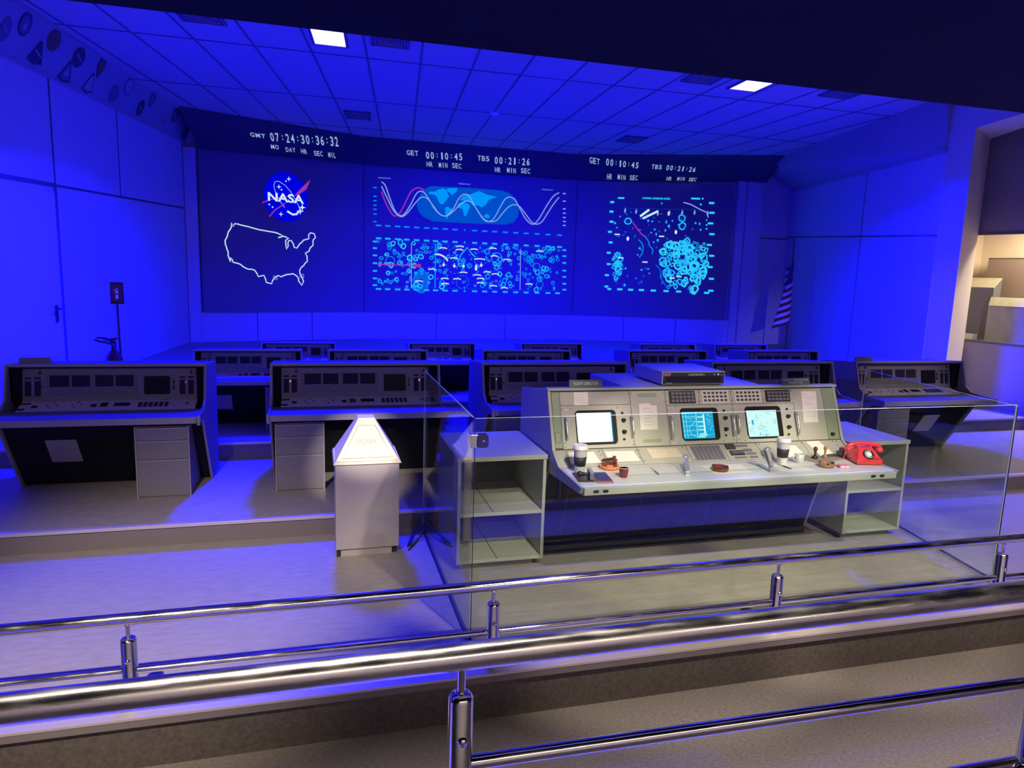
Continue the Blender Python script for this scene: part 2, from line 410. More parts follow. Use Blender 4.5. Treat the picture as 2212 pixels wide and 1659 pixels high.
def ljv(y, z0, z1, wd=0.024): mb.slab(LF, y * LS - wd / 2, y * LS + wd / 2, z0, z1, 0, 0.004, JOINT)
lj(5.0, 2.64, 9.5, 2.79, 0.05); lj(9.5, 2.79, 14.55, 2.953, 0.03)
ljv(9.515, 0.15, 2.80, 0.075); ljv(9.52, 2.80, 3.98, 0.035); ljv(11.47, 2.84, 4.03); ljv(14.5, 0.4, 4.15, 0.04)
struct(mb, 'wall_left')
# badge soffit along the top of the left wall
SF = Frame((-3.025, 8.552, 3.959), (0.11322296, 0.99298642, 0.03403721), (0.40741587, -0.07764508, 0.90993602), (0.90619693, -0.08915835, -0.41334963))
SOF = mat('soffit_paint', (0.40, 0.37, 0.40), 0.85, noise=0.05, nscale=4)
mb = MB(); mb.slab(SF, -5.8, 6.98, 0, 0.66, -0.10, 0.0, SOF); mb.slab(SF, -5.8, 6.98, -0.05, 0.012, -0.08, 0.012, SOF)
mb.slab(SF, -5.8, 6.98, 0.50, 0.515, 0.0, 0.012, SOF)
struct(mb, 'trim_4')

# back wall, faceted behind the three screens
PL = [(-2.5, 14.58), (-2.2, 14.6), (0.956, 15.45), (5.735, 15.55), (9.30, 14.6), (11.2, 14.6)]
mb = MB()
mb.prism([(x, y + 0.05) for x, y in PL] + [(11.2, 16.0), (-2.5, 16.0)], 0.3, 4.9, WALL, F=Frame((0, 0, 0), (1, 0, 0), (0, 1, 0)))
mb.box(-2.34, -2.13, 14.50, 14.66, 0.3, 4.05, WALL)              # narrow pilaster on the left
mb.box(9.26, 9.45, 14.52, 14.66, 0.3, 4.2, WALL); mb.box(9.47, 9.87, 14.48, 14.66, 0.3, 4.2, WALL)
mb.box(9.45, 9.47, 14.54, 14.66, 0.3, 4.2, JOINT)
mb.box(9.87, 9.89, 14.6, 14.652, 0.3, 4.1, JOINT); mb.box(9.89, 11.0, 14.63, 14.652, 2.93, 2.955, JOINT)
for i in (1, 2, 3):
    a = Vector((*PL[i], 0)); b = Vector((*PL[i + 1], 0)); d = b - a; F = Frame(a, d, (0, 0, 1)); L = d.length
    F.o = a - F.N * -0.0
    mb.slab(F, 0.0, L, 0.46, 1.03, -0.045, 0.03, WALL)
    for t in (0.33, 0.66): mb.slab(F, L * t - 0.008, L * t + 0.008, 0.46, 1.03, 0.03, 0.033, JOINT)
struct(mb, 'wall_back')

# right wall, splayed, with its deep cove
mb = MB()
RA, RB = Vector((10.714, 14.66, 0)), Vector((8.144, 7.906, 0)); d = RA - RB; d.normalize()
F = Frame(RB, d, (0, 0, 1), (d.y * -1, d.x, 0)); LR = (RA - RB).length
mb.slab(F, 0, LR, 0.1, 4.9, -0.2, 0.0, WALL)
mb.hexa([F.p(0, 2.625, 0), F.p(LR, 2.98, 0), F.p(LR, 2.98, 0.004), F.p(0, 2.625, 0.004)], [F.p(0, 2.65, 0), F.p(LR, 3.005, 0), F.p(LR, 3.005, 0.004), F.p(0, 2.65, 0.004)], JOINT)
mb.slab(F, 2.68, 2.705, 0.15, 3.86, 0, 0.004, JOINT)
struct(mb, 'wall_right')
mb = MB()
b0, b1 = Vector((10.75, 14.7, 4.048)), Vector((8.14, 7.91, 3.757))
t0, t1 = Vector((9.75, 14.7, cz(14.7))), Vector((8.04, 7.91, cz(7.91)))
mb.hexa([b1, b0, b0 + Vector((0.3, 0, 0)), b1 + Vector((0.3, 0, 0))], [t1, t0, t0 + Vector((1.2, 0, 0.02)), t1 + Vector((0.6, 0, 0.02))], SOF)
mb.hexa([b1 + Vector((-0.03, 0, -0.03)), b0 + Vector((-0.03, 0, -0.03)), b0 + Vector((0.3, 0, -0.03)), b1 + Vector((0.3, 0, -0.03))],
        [b1 + Vector((-0.045, 0, 0.03)), b0 + Vector((-0.045, 0, 0.03)), b0 + Vector((0.3, 0, 0.03)), b1 + Vector((0.3, 0, 0.03))], SOF)
struct(mb, 'trim_5')
# pier and lintel framing the opening on the right
PIER = mat('pier_cream_paint', (0.62, 0.57, 0.52), 0.8)
mb = MB(); XY = Frame((0, 0, 0), (1, 0, 0), (0, 1, 0))
mb.prism([(8.02, 7.40), (8.78, 7.85), (8.9, 8.3), (8.3, 8.3), (8.15, 7.92)], 0.1, 4.9, PIER, F=XY)
mb.prism([(8.02, 7.40), (6.95, 3.1), (7.95, 3.1), (8.35, 6.78), (8.78, 7.85)], 3.94, 4.9, PIER, F=XY)
struct(mb, 'wall_pier')

# neighbouring exhibit seen through the opening
EXW = mat('exhibit_grey_panel', (0.30, 0.27, 0.30), 0.7)
EXC = mat('exhibit_cream_back', (0.78, 0.70, 0.60), 0.8)
mb = MB()
ED = Vector((-0.27, 1, 0)).normalized()
EF = Frame((8.86, 7.85, 0), ED * -1, (0, 0, 1), (-1 * ED.y, ED.x, 0))   # u runs towards the viewer
mb.slab(EF, -0.45, 6, 2.70, 4.9, -0.08, 0, EXW); mb.slab(EF, -0.45, 6, 0.1, 1.20, -0.08, 0, EXW)
mb.slab(EF, -0.45, 6, 2.675, 2.70, -0.08, 0.015, JOINT); mb.slab(EF, -0.45, 6, 1.20, 1.225, -0.08, 0.015, JOINT)
struct(mb, 'wall_exhibit')
mb = MB()
mb.slab(EF, -0.6, 6, 1.1, 3.3, -1.25, -1.2, EXC); mb.slab(EF, -0.6, 6, 1.15, 1.2, -1.2, -0.08, EXC); mb.slab(EF, -0.6, 6, 3.0, 3.05, -1.2, -0.08, EXC)
mb.slab(EF, -0.62, -0.57, 1.1, 3.3, -1.25, -0.0, EXC)
struct(mb, 'wall_exhibit_niche')
PB = mat('plinth_taupe', (0.30, 0.23, 0.20), 0.7); PG = mat('plinth_sage', (0.36, 0.36, 0.28), 0.7, noise=0.12, nscale=6); PD = mat('plinth_slate', (0.16, 0.16, 0.20), 0.6)
def eb(name, label, u0, u1, v0, v1, h0, h1, m, top=None):
    mb = MB(); mb.slab(EF, u0, u1, v0, v1, h0, h1, m)
    if top: mb.slab(EF, u0 - 0.02, u1, v1, v1 + 0.02, h0, h1 + 0.02, top)
    return tag(mb.build(name, bevel=0.004), label, 'display plinth')
def wedge(label, uf0, ub0, u1f, u1b, hf, hb, zf, zb, m, top):
    mb = MB(); z0 = 1.201
    mb.hexa([EF.p(uf0, z0, hf), EF.p(u1f, z0, hf), EF.p(u1b, z0, hb), EF.p(ub0, z0, hb)], [EF.p(uf0, zf, hf), EF.p(u1f, zf, hf), EF.p(u1b, zb, hb), EF.p(ub0, zb, hb)], m)
    mb.hexa([EF.p(uf0, zf, hf), EF.p(u1f, zf, hf), EF.p(u1b, zb, hb), EF.p(ub0, zb, hb)], [EF.p(uf0, zf + .012, hf + .01), EF.p(u1f, zf + .012, hf + .01), EF.p(u1b, zb + .012, hb), EF.p(ub0, zb + .012, hb)], top)
    return tag(mb.build('display_plinth', bevel=0.004), label, 'display plinth')
wedge('tall taupe box at the back of the lit niche beyond the right opening', -.26, -.30, 2.8, 2.8, -.78, -1.12, 2.38, 2.38, PB, PB)
wedge('dark slate block with a sloping grey top, leftmost in the lit niche', -.33, -.46, .07, .01, -.35, -.68, 1.95, 2.09, PD, PG)
wedge('sage block with a pale top in front of the taupe box in the niche', .10, .06, 2.6, 2.6, -.20, -.32, 1.70, 1.82, PG, PG)
mb = MB(); mb.slab(EF, -0.38, -0.02, 1.226, 1.30, -0.25, -0.10, WHITE)
tag(mb.build('display_card', bevel=0.002), 'small white card lying on the sill of the lit niche', 'card')
area('niche_lamp', EF.p(1.5, 2.95, -0.5), EF.p(1.5, 1.2, -0.8), 2.4, 0.3, 95, (1.0, 0.80, 0.50), 170)

# door in the left wall with its handle
mb = MB(); mb.slab(LF, 7.2, 9.455 * LS, 0.16, 2.70, 0.0, 0.018, mat('door_paint', (0.64, 0.60, 0.72), 0.8))
dr = mb.build('door_1', bevel=0.003); dr['kind'] = 'structure'
mb = MB(); hc = 9.30 * LS
mb.slab(LF, hc - 0.03, hc + 0.03, 1.22, 1.42, 0.018, 0.03, DARKP); mb.tube(LF.p(hc, 1.38, 0.02), LF.p(hc, 1.38, 0.08), 0.012, DARKP); mb.tube(LF.p(hc, 1.38, 0.075), LF.p(hc - 0.13, 1.38, 0.075), 0.011, DARKP)
mb.build('door_handle', parent=dr)

# ceiling fittings
def clip_fit(cx, cy, sx, sy, name, label, kind, group, shear=0.09):
    """square grille or lamp tile set in the ceiling"""
    F = Frame((cx, cy, cz(cy) - 0.003), (1, 0, 0), (shear, 1, 0.015), (0, 0.0, -1))
    F.V = Vector((shear, 1, 0.015)).normalized()
    t = thing(name, label, kind, group=group)
    mb = MB(); g = GRID
    for a in ((-sx / 2, sx / 2, -sy / 2, -sy / 2 + 0.03), (-sx / 2, sx / 2, sy / 2 - 0.03, sy / 2), (-sx / 2, -sx / 2 + 0.03, -sy / 2, sy / 2), (sx / 2 - 0.03, sx / 2, -sy / 2, sy / 2)): mb.slab(F, *a, 0, 0.02, g)
    mb.build('frame', parent=t)
    if name == 'ceiling_light':
        mb = MB(); mb.slab(F, -sx / 2 + 0.03, sx / 2 - 0.03, -sy / 2 + 0.03, sy / 2 - 0.03, 0.002, 0.012, LAMPM); mb.build('lens', parent=t)
    else:
        mb = MB(); mb.slab(F, -sx / 2 + 0.03, sx / 2 - 0.03, -sy / 2 + 0.03, sy / 2 - 0.03, 0.0, 0.003, RISER); mb.build('backing', parent=t)
        mb = MB()
        for q in range(5):
            s = 0.42 * (q + 1) / 5.5; a, b = sx * s, sy * s
            for (u0, u1, v0, v1) in ((-a, a, -b, -b + 0.012), (-a, a, b - 0.012, b), (-a, -a + 0.012, -b, b), (a - 0.012, a, -b, b)): mb.slab(F, u0, u1, v0, v1, 0.003, 0.02, EXW)
        mb.build('louver', parent=t)
G = 'blue flood lights in the set ceiling'
clip_fit(0.15, 8.46, 0.40, 0.72, 'ceiling_light', 'glaring white ceiling flood light above the left screen', 'ceiling light', G)
clip_fit(5.45, 8.42, 0.44, 0.66, 'ceiling_light', 'glaring white ceiling flood light above the right screen', 'ceiling light', G)
G = 'square air vents in the set ceiling'
for x, y, lab in ((-1.13, 8.28, 'square ceiling vent at the bulkhead edge, left of the left flood light'), (0.81, 8.37, 'square ceiling vent just right of the left flood light'),
                  (0.70, 12.8, 'square ceiling vent far back above the first clock header'), (5.77, 12.8, 'square ceiling vent far back above the middle and right screens'),
                  (4.73, 8.42, 'square ceiling vent just left of the right flood light'), (6.76, 8.36, 'square ceiling vent right of the right flood light, nearest the cove')):
    clip_fit(x, y, 0.44, 0.46 if y < 10 else 0.62, 'ceiling_vent', lab, 'air vent', G)
mb = MB(); mb.lathe((2.80, 11.61, cz(11.6) - 0.04), [(0.0, 0), (0.06, 0.004), (0.075, 0.03), (0.075, 0.04)], WHITE)
tag(mb.build('smoke_detector'), 'small round white smoke detector on the ceiling', 'smoke detector')

# mission badges on the soffit
BD = mat('badge_navy', (0.05, 0.045, 0.09), 0.6); BB = mat('badge_brown', (0.22, 0.12, 0.06), 0.6); BLt = mat('badge_pale', (0.42, 0.40, 0.42), 0.6); BM = mat('badge_mid', (0.16, 0.15, 0.22), 0.6)
BG = 'mission badges along the left soffit'
def badge(u, v, r, shape, m, inner, label, pattern=0):
    t = thing('mission_badge', label, 'badge', group=BG)
    rv = 0.125 if shape != 'oval' else 0.135
    rim = MB(); core = MB(); rng = random.Random(int(u * 100) + 7)
    def pts(k):
        if shape == 'tri': return [(u - r * k, v - rv * k * 0.8), (u - r * 0.1 * k, v - rv * 1.05 * k), (u + r * k, v - rv * k * 0.75), (u + r * 0.12 * k, v + rv * k * 1.1), (u - 0.02 * k, v + rv * k * 1.1)]
        if shape == 'shield': return [(u - r * k * 0.8, v + rv * k), (u + r * k * 0.8, v + rv * k * 0.9), (u + r * k, v), (u, v - rv * k * 1.1), (u - r * k, v + rv * k * 0.1)]
        return [(u + math.cos(a) * r * k, v + math.sin(a) * rv * k) for a in [2 * math.pi * i / 24 for i in range(24)]]
    P = pts(1.0); rim.prism(P, 0.0, 0.006, m, F=SF); rim.build('rim', parent=t)
    core.prism(pts(0.78), 0.006, 0.008, inner, F=SF); core.build('field', parent=t)
    e = MB()
    if pattern == 0: e.prism([(u - r * 0.35, v - 0.04), (u + r * 0.3, v - 0.045), (u + 0.01, v + 0.05)], 0.008, 0.010, BLt, F=SF)
    elif pattern == 1:
        for k in range(5):
            a = k * 1.256; e.prism([(u, v), (u + math.cos(a) * r * 0.6, v + math.sin(a) * 0.07), (u + math.cos(a + 0.5) * r * 0.5, v + math.sin(a + 0.5) * 0.05)], 0.008, 0.010, BB, F=SF)
    elif pattern == 2: e.ring(SF, u, v, r * 0.25, r * 0.5, 0.010, BM, ry=0.05)
    else: e.prism([(u - r * 0.5, v + 0.02), (u + r * 0.45, v - 0.03), (u + r * 0.5, v - 0.015), (u - r * 0.45, v + 0.035)], 0.008, 0.010, BLt, F=SF)
    e.build('emblem', parent=t)
for a in ((0.21, 0.375, 0.11, 'round', BD, BM, 'large round navy badge with a pale triangle, leftmost of the upper row', 0),
          (0.82, 0.383, 0.134, 'round', BB, BB, 'round brown badge with petals, second of the upper row', 1),
          (1.46, 0.357, 0.136, 'round', BD, BD, 'round navy badge with a pale streak, third of the upper row', 3),
          (2.06, 0.376, 0.10, 'shield', BD, BB, 'brown and navy shield badge, fourth of the upper row', 1),
          (3.05, 0.355, 0.146, 'round', BM, BLt, 'ring shaped badge with a pale centre, fifth of the upper row', 9),
          (4.0, 0.371, 0.12, 'oval', BM, BM, 'faint oval badge, sixth of the upper row', 3),
          (5.2, 0.332, 0.171, 'oval', BB, BM, 'oval brown badge beside the clock header', 3),
          (6.01, 0.115, 0.162, 'oval', BD, BM, 'last dark oval badge, lowest at the far end of the soffit', 2),
          (0.61, 0.172, 0.162, 'tri', BD, BD, 'large dark fan shaped badge below the two leftmost round ones', 9),
          (1.32, 0.138, 0.16, 'tri', BD, BM, 'triangular badge with a pale centre, second of the lower row', 0),
          (1.95, 0.141, 0.15, 'tri', BD, BLt, 'slim triangular badge with open pale middle, third of the lower row', 9),
          (2.7, 0.167, 0.146, 'round', BM, BM, 'round muted badge, fourth of the lower row', 2),
          (3.71, 0.166, 0.12, 'round', BD, BD, 'small solid navy badge, fifth of the lower row', 9),
          (4.75, 0.14, 0.138, 'oval', SOF, BLt, 'pale badge with a small navy patch, sixth of the lower row', 2),
          (-0.07, 0.237, 0.09, 'round', BM, BM, 'faint blurred round badge at the left frame edge', 3)):
    badge(*a)

# ================================================================ SCREENS (drawing coordinates in metres on each screen)
DR = {
 'us': ((0.522,0.961),(0.459,1.181),(0.443,1.338),(0.476,1.466),(0.53,1.557),(0.558,1.684),(0.592,1.623),(0.618,1.678),(0.862,1.63),(1.111,1.58),(1.365,1.553),(1.462,1.519),(1.526,1.496),(1.435,1.459),(1.542,1.491),(1.639,1.447),(1.556,1.393),(1.565,1.295),(1.594,1.24),(1.623,1.396),(1.682,1.419),(1.72,1.352),(1.736,1.263),(1.792,1.279),(1.853,1.358),(1.921,1.438),(2.016,1.466),(2.031,1.55),(2.075,1.592),(2.132,1.579),(2.176,1.497),(2.117,1.421),(2.123,1.337),(2.044,1.284),(2.013,1.215),(1.958,1.173),(2.001,1.114),(1.983,1.013),(1.921,0.927),(1.845,0.841),(1.827,0.756),(1.83,0.754),(1.867,0.687),(1.902,0.597),(1.874,0.536),(1.818,0.602),(1.776,0.709),(1.693,0.75),(1.577,0.73),(1.511,0.695),(1.396,0.699),(1.321,0.664),(1.281,0.607),(1.27,0.541),(1.19,0.579),(1.129,0.696),(1.034,0.693),(0.952,0.812),(0.841,0.815),(0.689,0.901),(0.583,0.955),(0.515,1.029)),
 'us_sq': ((1.354,0.665),(1.877,0.714)),
 'logo_c': (1.589, 2.247),
 'l_sw': ((1.251,2.176),(1.769,2.304),(1.87,2.426),(2.072,2.622),(1.996,2.436),(1.835,2.309),(1.687,2.265)),
 'l_leg': ((1.26,1.847),(1.375,1.983),(1.571,2.126)),
 'l_leg2': ((1.13,2.103),(1.315,2.187),(1.541,2.243)),
 'l_orb': ((1.56,2.045),(1.468,2.167),(1.397,2.305),(1.358,2.446),(1.385,2.524),(1.45,2.54),(1.577,2.471),(1.688,2.352),(1.784,2.191),(1.848,2.066),(1.853,1.994),(1.802,1.932),(1.704,1.938),(1.607,1.977)),
 'l_orb2': ((1.607,1.977),(1.713,1.919),(1.79,1.931),(1.83,1.983)),
 'l_nasa': ((1.241,2.149),(1.938,2.138),(1.248,2.315)),
 'l_star': ((1.651,2.599),(1.457,2.432),(1.486,1.91),(1.904,2.07),(1.863,1.995)),
 'l_dot': ((1.595,2.553),(1.504,2.381),(1.265,2.081),(1.328,2.034)),
 'm_w1': ((0.368,2.706),(0.448,2.633),(0.55,2.363),(0.652,2.13),(0.755,2.036),(0.857,2.081),(0.999,2.309),(1.08,2.474),(1.161,2.559),(1.265,2.545),(1.37,2.411),(1.498,2.217),(1.626,2.102),(1.732,2.077),(1.816,2.132),(1.92,2.26),(2.002,2.428),(2.086,2.534),(2.171,2.564),(2.257,2.524),(2.37,2.346),(2.505,2.148),(2.617,2.029),(2.728,2.014),(2.835,2.103),(2.961,2.338),(3.067,2.51),(3.176,2.562),(3.289,2.513),(3.407,2.342),(3.55,2.119),(3.69,2.009),(3.781,2.024),(3.89,2.157),(4.04,2.419),(4.192,2.639),(4.327,2.728)),
 'm_w2': ((0.368,2.618),(0.469,2.418),(0.612,2.148),(0.734,2.031),(0.816,2.023),(0.918,2.105),(1.081,2.314),(1.204,2.437),(1.328,2.429),(1.455,2.295),(1.583,2.14),(1.69,2.079),(1.774,2.089),(1.9,2.177),(2.026,2.307),(2.131,2.394),(2.238,2.421),(2.348,2.366),(2.482,2.188),(2.595,2.059),(2.728,2.01),(2.881,2.043),(3.01,2.195),(3.139,2.338),(3.27,2.403),(3.406,2.373),(3.546,2.224),(3.688,2.062),(3.804,2.009),(3.94,2.064),(4.091,2.295),(4.222,2.493),(4.332,2.627)),
 'm_rd': ((0.369,2.51),(0.449,2.298),(0.571,2.086),(0.653,2.021),(0.755,2.096),(0.855,2.281),(0.976,2.527),(1.078,2.613),(1.16,2.634),(1.264,2.595)),
 'm_cap': ((1.112,2.276),(1.146,2.438),(1.243,2.594),(1.408,2.688),(2.21,2.7),(2.951,2.693),(3.151,2.65),(3.333,2.526),(3.402,2.342),(3.38,2.152),(3.261,2.009),(3.106,1.964),(2.248,1.949),(1.46,1.951),(1.25,2.041),(1.145,2.157)),
 'm_na': ((1.358,2.567),(1.493,2.575),(1.576,2.624),(1.68,2.661),(1.744,2.625),(1.81,2.497),(1.748,2.413),(1.707,2.35),(1.665,2.317),(1.623,2.325),(1.58,2.383),(1.536,2.481),(1.473,2.518),(1.39,2.513)),
 'm_gl': ((1.786,2.668),(1.997,2.681),(1.977,2.609),(1.873,2.522),(1.819,2.579),(1.744,2.615)),
 'm_sa': ((1.729,2.26),(1.792,2.277),(1.9,2.218),(1.858,2.155),(1.796,2.07),(1.765,1.997),(1.749,2.067),(1.731,2.168)),
 'm_af': ((2.004,2.346),(2.088,2.392),(2.239,2.37),(2.284,2.321),(2.242,2.216),(2.191,2.101),(2.148,2.109),(2.113,2.25),(2.005,2.275)),
 'm_ea': ((2.045,2.43),(2.128,2.537),(2.279,2.566),(2.471,2.649),(2.647,2.588),(2.889,2.541),(2.758,2.502),(2.693,2.468),(2.631,2.361),(2.534,2.304),(2.479,2.332),(2.413,2.349),(2.349,2.325),(2.282,2.403),(2.195,2.418)),
 'm_au': ((2.593,2.132),(2.657,2.177),(2.735,2.129),(2.704,2.075),(2.616,2.092)),
 'm_t1': ((0.31,1.81),(0.502,1.809),(0.711,1.808),(0.904,1.807),(1.117,1.806),(1.332,1.805),(1.525,1.804),(1.737,1.803),(1.954,1.802),(2.169,1.801),(2.394,1.8),(2.623,1.799),(2.85,1.798),(3.095,1.797),(3.34,1.796),(3.584,1.795),(3.84,1.794),(4.101,1.792),(4.38,1.791)),
 'm_t2': ((0.31,1.544),(0.503,1.543),(0.713,1.542),(0.906,1.541),(1.12,1.54),(1.335,1.539),(1.529,1.539),(1.741,1.538),(1.959,1.537),(2.175,1.536),(2.4,1.535),(2.63,1.534),(2.858,1.533),(3.103,1.532),(3.348,1.531),(3.594,1.53),(3.85,1.529),(4.111,1.528),(4.392,1.527)),
 'm_t3': ((0.312,0.479),(0.506,0.479),(0.719,0.479),(0.915,0.479),(1.13,0.479),(1.348,0.479),(1.544,0.479),(1.759,0.479),(1.979,0.479),(2.197,0.478),(2.425,0.478),(2.657,0.478),(2.888,0.478),(3.136,0.478),(3.384,0.478),(3.631,0.478),(3.891,0.478),(4.155,0.478),(4.391,0.478)),
 'm_tl': ((0.233,2.58),(0.233,2.403),(0.233,2.315),(0.233,2.222),(0.233,2.137),(0.233,2.042),(0.233,1.885),(0.234,1.474),(0.234,1.336),(0.234,1.185),(0.234,1.021),(0.234,0.859),(0.234,0.702),(0.234,0.559)),
 'm_tr': ((4.455,2.715),(4.463,2.549),(4.47,2.379),(4.475,2.284),(4.479,2.188),(4.483,2.102),(4.487,2.012),(4.512,1.46),(4.518,1.325),(4.525,1.173),(4.533,0.998),(4.54,0.855),(4.547,0.697),(4.553,0.562)),
 'm_fr': ((0.3,1.483),(4.381,1.494),(4.4,0.532),(0.301,0.53)),
 'm_v': ((1.006,1.462),(1.014,0.537),(1.526,1.473),(1.533,0.529),(3.465,1.447),(3.48,0.533)),
 'm_bar': ((1.701,1.392),(2.075,1.444),(2.062,1.371),(2.392,1.394),(2.816,1.432),(3.919,1.411),(2.859,1.264),(3.147,1.196),(2.524,1.185),(1.944,1.185),(1.463,0.928),(1.177,0.666),(1.744,0.738),(1.756,0.629),(2.02,0.737),(2.163,0.882),(2.702,0.909),(2.888,0.868),(2.478,0.835),(2.555,0.76),(2.553,0.665),(2.855,0.604),(3.11,0.567),(3.694,0.668)),
 'm_arc': ((1.529,1.257),(1.618,1.256),(1.704,1.222),(1.769,1.173),(1.806,1.122)),
 'm_blob': ((1.717,1.036),(1.954,1.016),(2.16,1.019),(2.445,1.018),(2.561,1.053),(2.446,0.965)),
 'm_rl': ((0.28,1.004),(1.052,0.997),(1.178,0.997),(1.224,0.999)),
 'm_mt': ((2.09,1.257),(2.238,1.43),(2.329,1.308),(2.418,1.227)),
 'm_mt2': ((2.029,1.067),(2.09,1.257)),
 'm_lbl': ((0.428,2.785),(2.145,2.775),(4.049,2.772)),
 'r_tl': ((0.804,2.571),(0.797,2.36),(0.81,2.136),(0.787,1.908),(0.816,1.67),(0.784,1.435),(0.797,1.179),(0.768,0.926),(0.77,0.665),(0.839,0.609)),
 'r_tr': ((3.069,2.621),(3.092,2.405),(3.08,2.168),(3.126,1.928),(3.085,1.684),(3.158,1.44),(3.142,1.184),(3.19,0.918),(3.198,0.643),(3.104,0.591)),
 'r_tb': ((1.084,0.61),(1.335,0.608),(1.588,0.609),(1.864,0.606),(2.16,0.604),(2.452,0.601),(2.775,0.6)),
 'r_top': ((0.93,2.668),(1.074,2.673),(1.487,2.681),(2.117,2.701),(2.596,2.707),(2.798,2.713),(2.84,2.712),(2.876,2.713)),
 'r_cl': ((1.998,1.587),(2.287,1.778),(2.704,1.768),(3.032,1.71),(3.05,1.162),(2.925,0.651),(2.198,0.651),(2.179,0.951),(1.966,1.358)),
 'r_lf': ((0.879,1.484),(1.149,1.424),(1.118,1.148),(1.097,0.687),(0.877,0.865),(0.866,1.301)),
 'r_fl': ((2.426,2.615),(2.601,2.575),(2.816,2.47),(2.981,2.408),(3.013,2.297)),
 'r_b1': ((1.459,2.275),(1.657,2.43)),
 'r_b2': ((1.519,2.228),(1.865,2.407)),
 'r_red': ((1.294,2.135),(1.443,1.955),(1.517,1.878),(1.589,1.824)),
 'r_wv': ((1.588,1.846),(1.701,1.691),(1.693,1.646),(1.793,1.535),(1.776,1.432)),
 'r_wv2': ((1.455,1.752),(1.554,1.641),(1.564,1.482),(1.49,1.347)),
 'r_wv3': ((1.884,1.195),(2.008,1.061),(2.017,0.923),(2.174,0.674)),
 'r_ln': ((2.468,1.328),(2.746,1.176),(3.073,1.014)),
 'r_blob': ((1.189,2.157),(2.42,2.267),(2.438,2.092),(1.206,1.767),(2.298,1.948),(2.11,2.359)),
 'r_brs': ((0.956,1.856),(1.977,1.843),(1.068,1.33),(1.631,1.251),(2.28,0.904),(2.436,0.943)),
 'r_sp': ((1.106,2.395),(1.36,2.38),(1.857,2.351),(2.12,2.37),(2.411,2.39),(2.694,2.399),(2.994,2.386)),
 'r_hl': ((1.069,2.438),(2.701,2.467)),
 'r_sm': ((0.892,2.107),(0.943,2.007),(1.648,2.182),(1.742,2.172),(2.064,2.166),(2.201,2.197),(2.128,2.078),(2.345,2.114),(2.734,2.164),(2.831,2.149),(2.86,2.017),(2.982,2.24),(2.99,2.132),(2.996,2.044),(1.81,1.994),(1.733,1.919),(1.851,1.889),(2.054,1.979),(1.894,1.754),(1.805,1.706),(0.999,2.257),(1.934,2.577),(2.823,2.582),(1.451,1.41),(1.448,0.871),(1.745,0.995),(1.715,1.098),(1.191,1.093),(1.189,0.713),(1.564,1.07),(1.49,1.56)),
}
def screen_frame(a, b):
    a = Vector((*a, 1.05)); b = Vector((*b, 1.05)); return Frame(a, b - a, (0, 0, 1)), (b - a).length
S_PTS = [(-2.116, 14.60), (0.956, 15.45), (5.735, 15.55), (9.208, 14.60)]
SFR = []
def bez_star(mb, F, u, v, r, h, m):
    P = []
    for i in range(8):
        a = i * math.pi / 4 + math.pi / 2; q = r if i % 2 == 0 else r * 0.28
        P.append((u + math.cos(a) * q, v + math.sin(a) * q))
    mb.poly(F, P, h, m)
def make_screen(i, label):
    F, L = screen_frame(S_PTS[i], S_PTS[i + 1])
    t = thing('projection_screen', label, 'screen', group='large screens on the back wall')
    mb = MB(); mb.slab(F, 0.015, L - 0.015, 0, 3.03, -0.04, 0.035, SCREENM); mb.build('panel', parent=t)
    mb = MB(); mb.slab(F, -0.012, 0.012, 0, 3.03, -0.04, 0.05, JOINT); mb.slab(F, 0.0, L, -0.02, 0.0, -0.04, 0.05, SCREENM); mb.build('edge_strip', parent=t)
    return t, F, L
H = 0.04
# left screen
t, F, L = make_screen(0, 'left projection screen showing a space agency emblem and a country outline')
rng = random.Random(4); OUT = []
for k in range(len(DR['us'])):
    a = DR['us'][k]; b = DR['us'][(k + 1) % len(DR['us'])]; n = max(1, int(math.hypot(b[0] - a[0], b[1] - a[1]) / 0.05)); amp = 0.004 if 5 < k < 12 else 0.014
    for q in range(n): OUT.append((a[0] + (b[0] - a[0]) * q / n + rng.uniform(-amp, amp), a[1] + (b[1] - a[1]) * q / n + rng.uniform(-amp, amp)))
mb = MB(); mb.line(F, OUT, 0.020, H, E_WH, closed=True); mb.build('country_outline', parent=t)
mb = MB()
for (u, v) in DR['us_sq']: mb.line(F, [(u - .035, v - .035), (u + .035, v - .035), (u + .035, v + .035), (u - .035, v + .035)], 0.012, H + .002, E_PALE, closed=True)
mb.build('city_marker', parent=t)
cu, cv = DR['logo_c']
mb = MB(); mb.disc(F, cu, cv, 0.425, H, E_LOGO, 40, 0.475); lg = mb.build('round_emblem', parent=t)
mb = MB(); mb.poly(F, DR['l_sw'], H + .004, E_RED); mb.line(F, DR['l_leg'], 0.022, H + .004, E_RED); mb.line(F, DR['l_leg2'], 0.02, H + .004, E_RED); mb.build('red_vector', parent=lg)
mb = MB(); mb.line(F, DR['l_orb'], 0.014, H + .003, E_PALE); mb.line(F, DR['l_orb2'], 0.04, H + .003, E_WH); mb.build('orbit', parent=lg)
mb = MB()
for k, (u, v) in enumerate(DR['l_star']): bez_star(mb, F, u, v, 0.05 if k < 3 else 0.075, H + .005, E_WH)
for (u, v) in DR['l_dot']: mb.disc(F, u, v, 0.016, H + .005, E_WH, 8)
mb.build('stars', parent=lg)
a, b, c = [Vector(q) for q in DR['l_nasa']]
F2 = Frame(F.p(*a), F.p(*b) - F.p(*a), F.V, F.N); mb = MB()
text_into(mb, 'NASA', F2, 0, 0, (b - a).length, (c - a).length * 1.02, H + .008, E_WH, offset=0.03); mb.build('lettering', parent=lg)

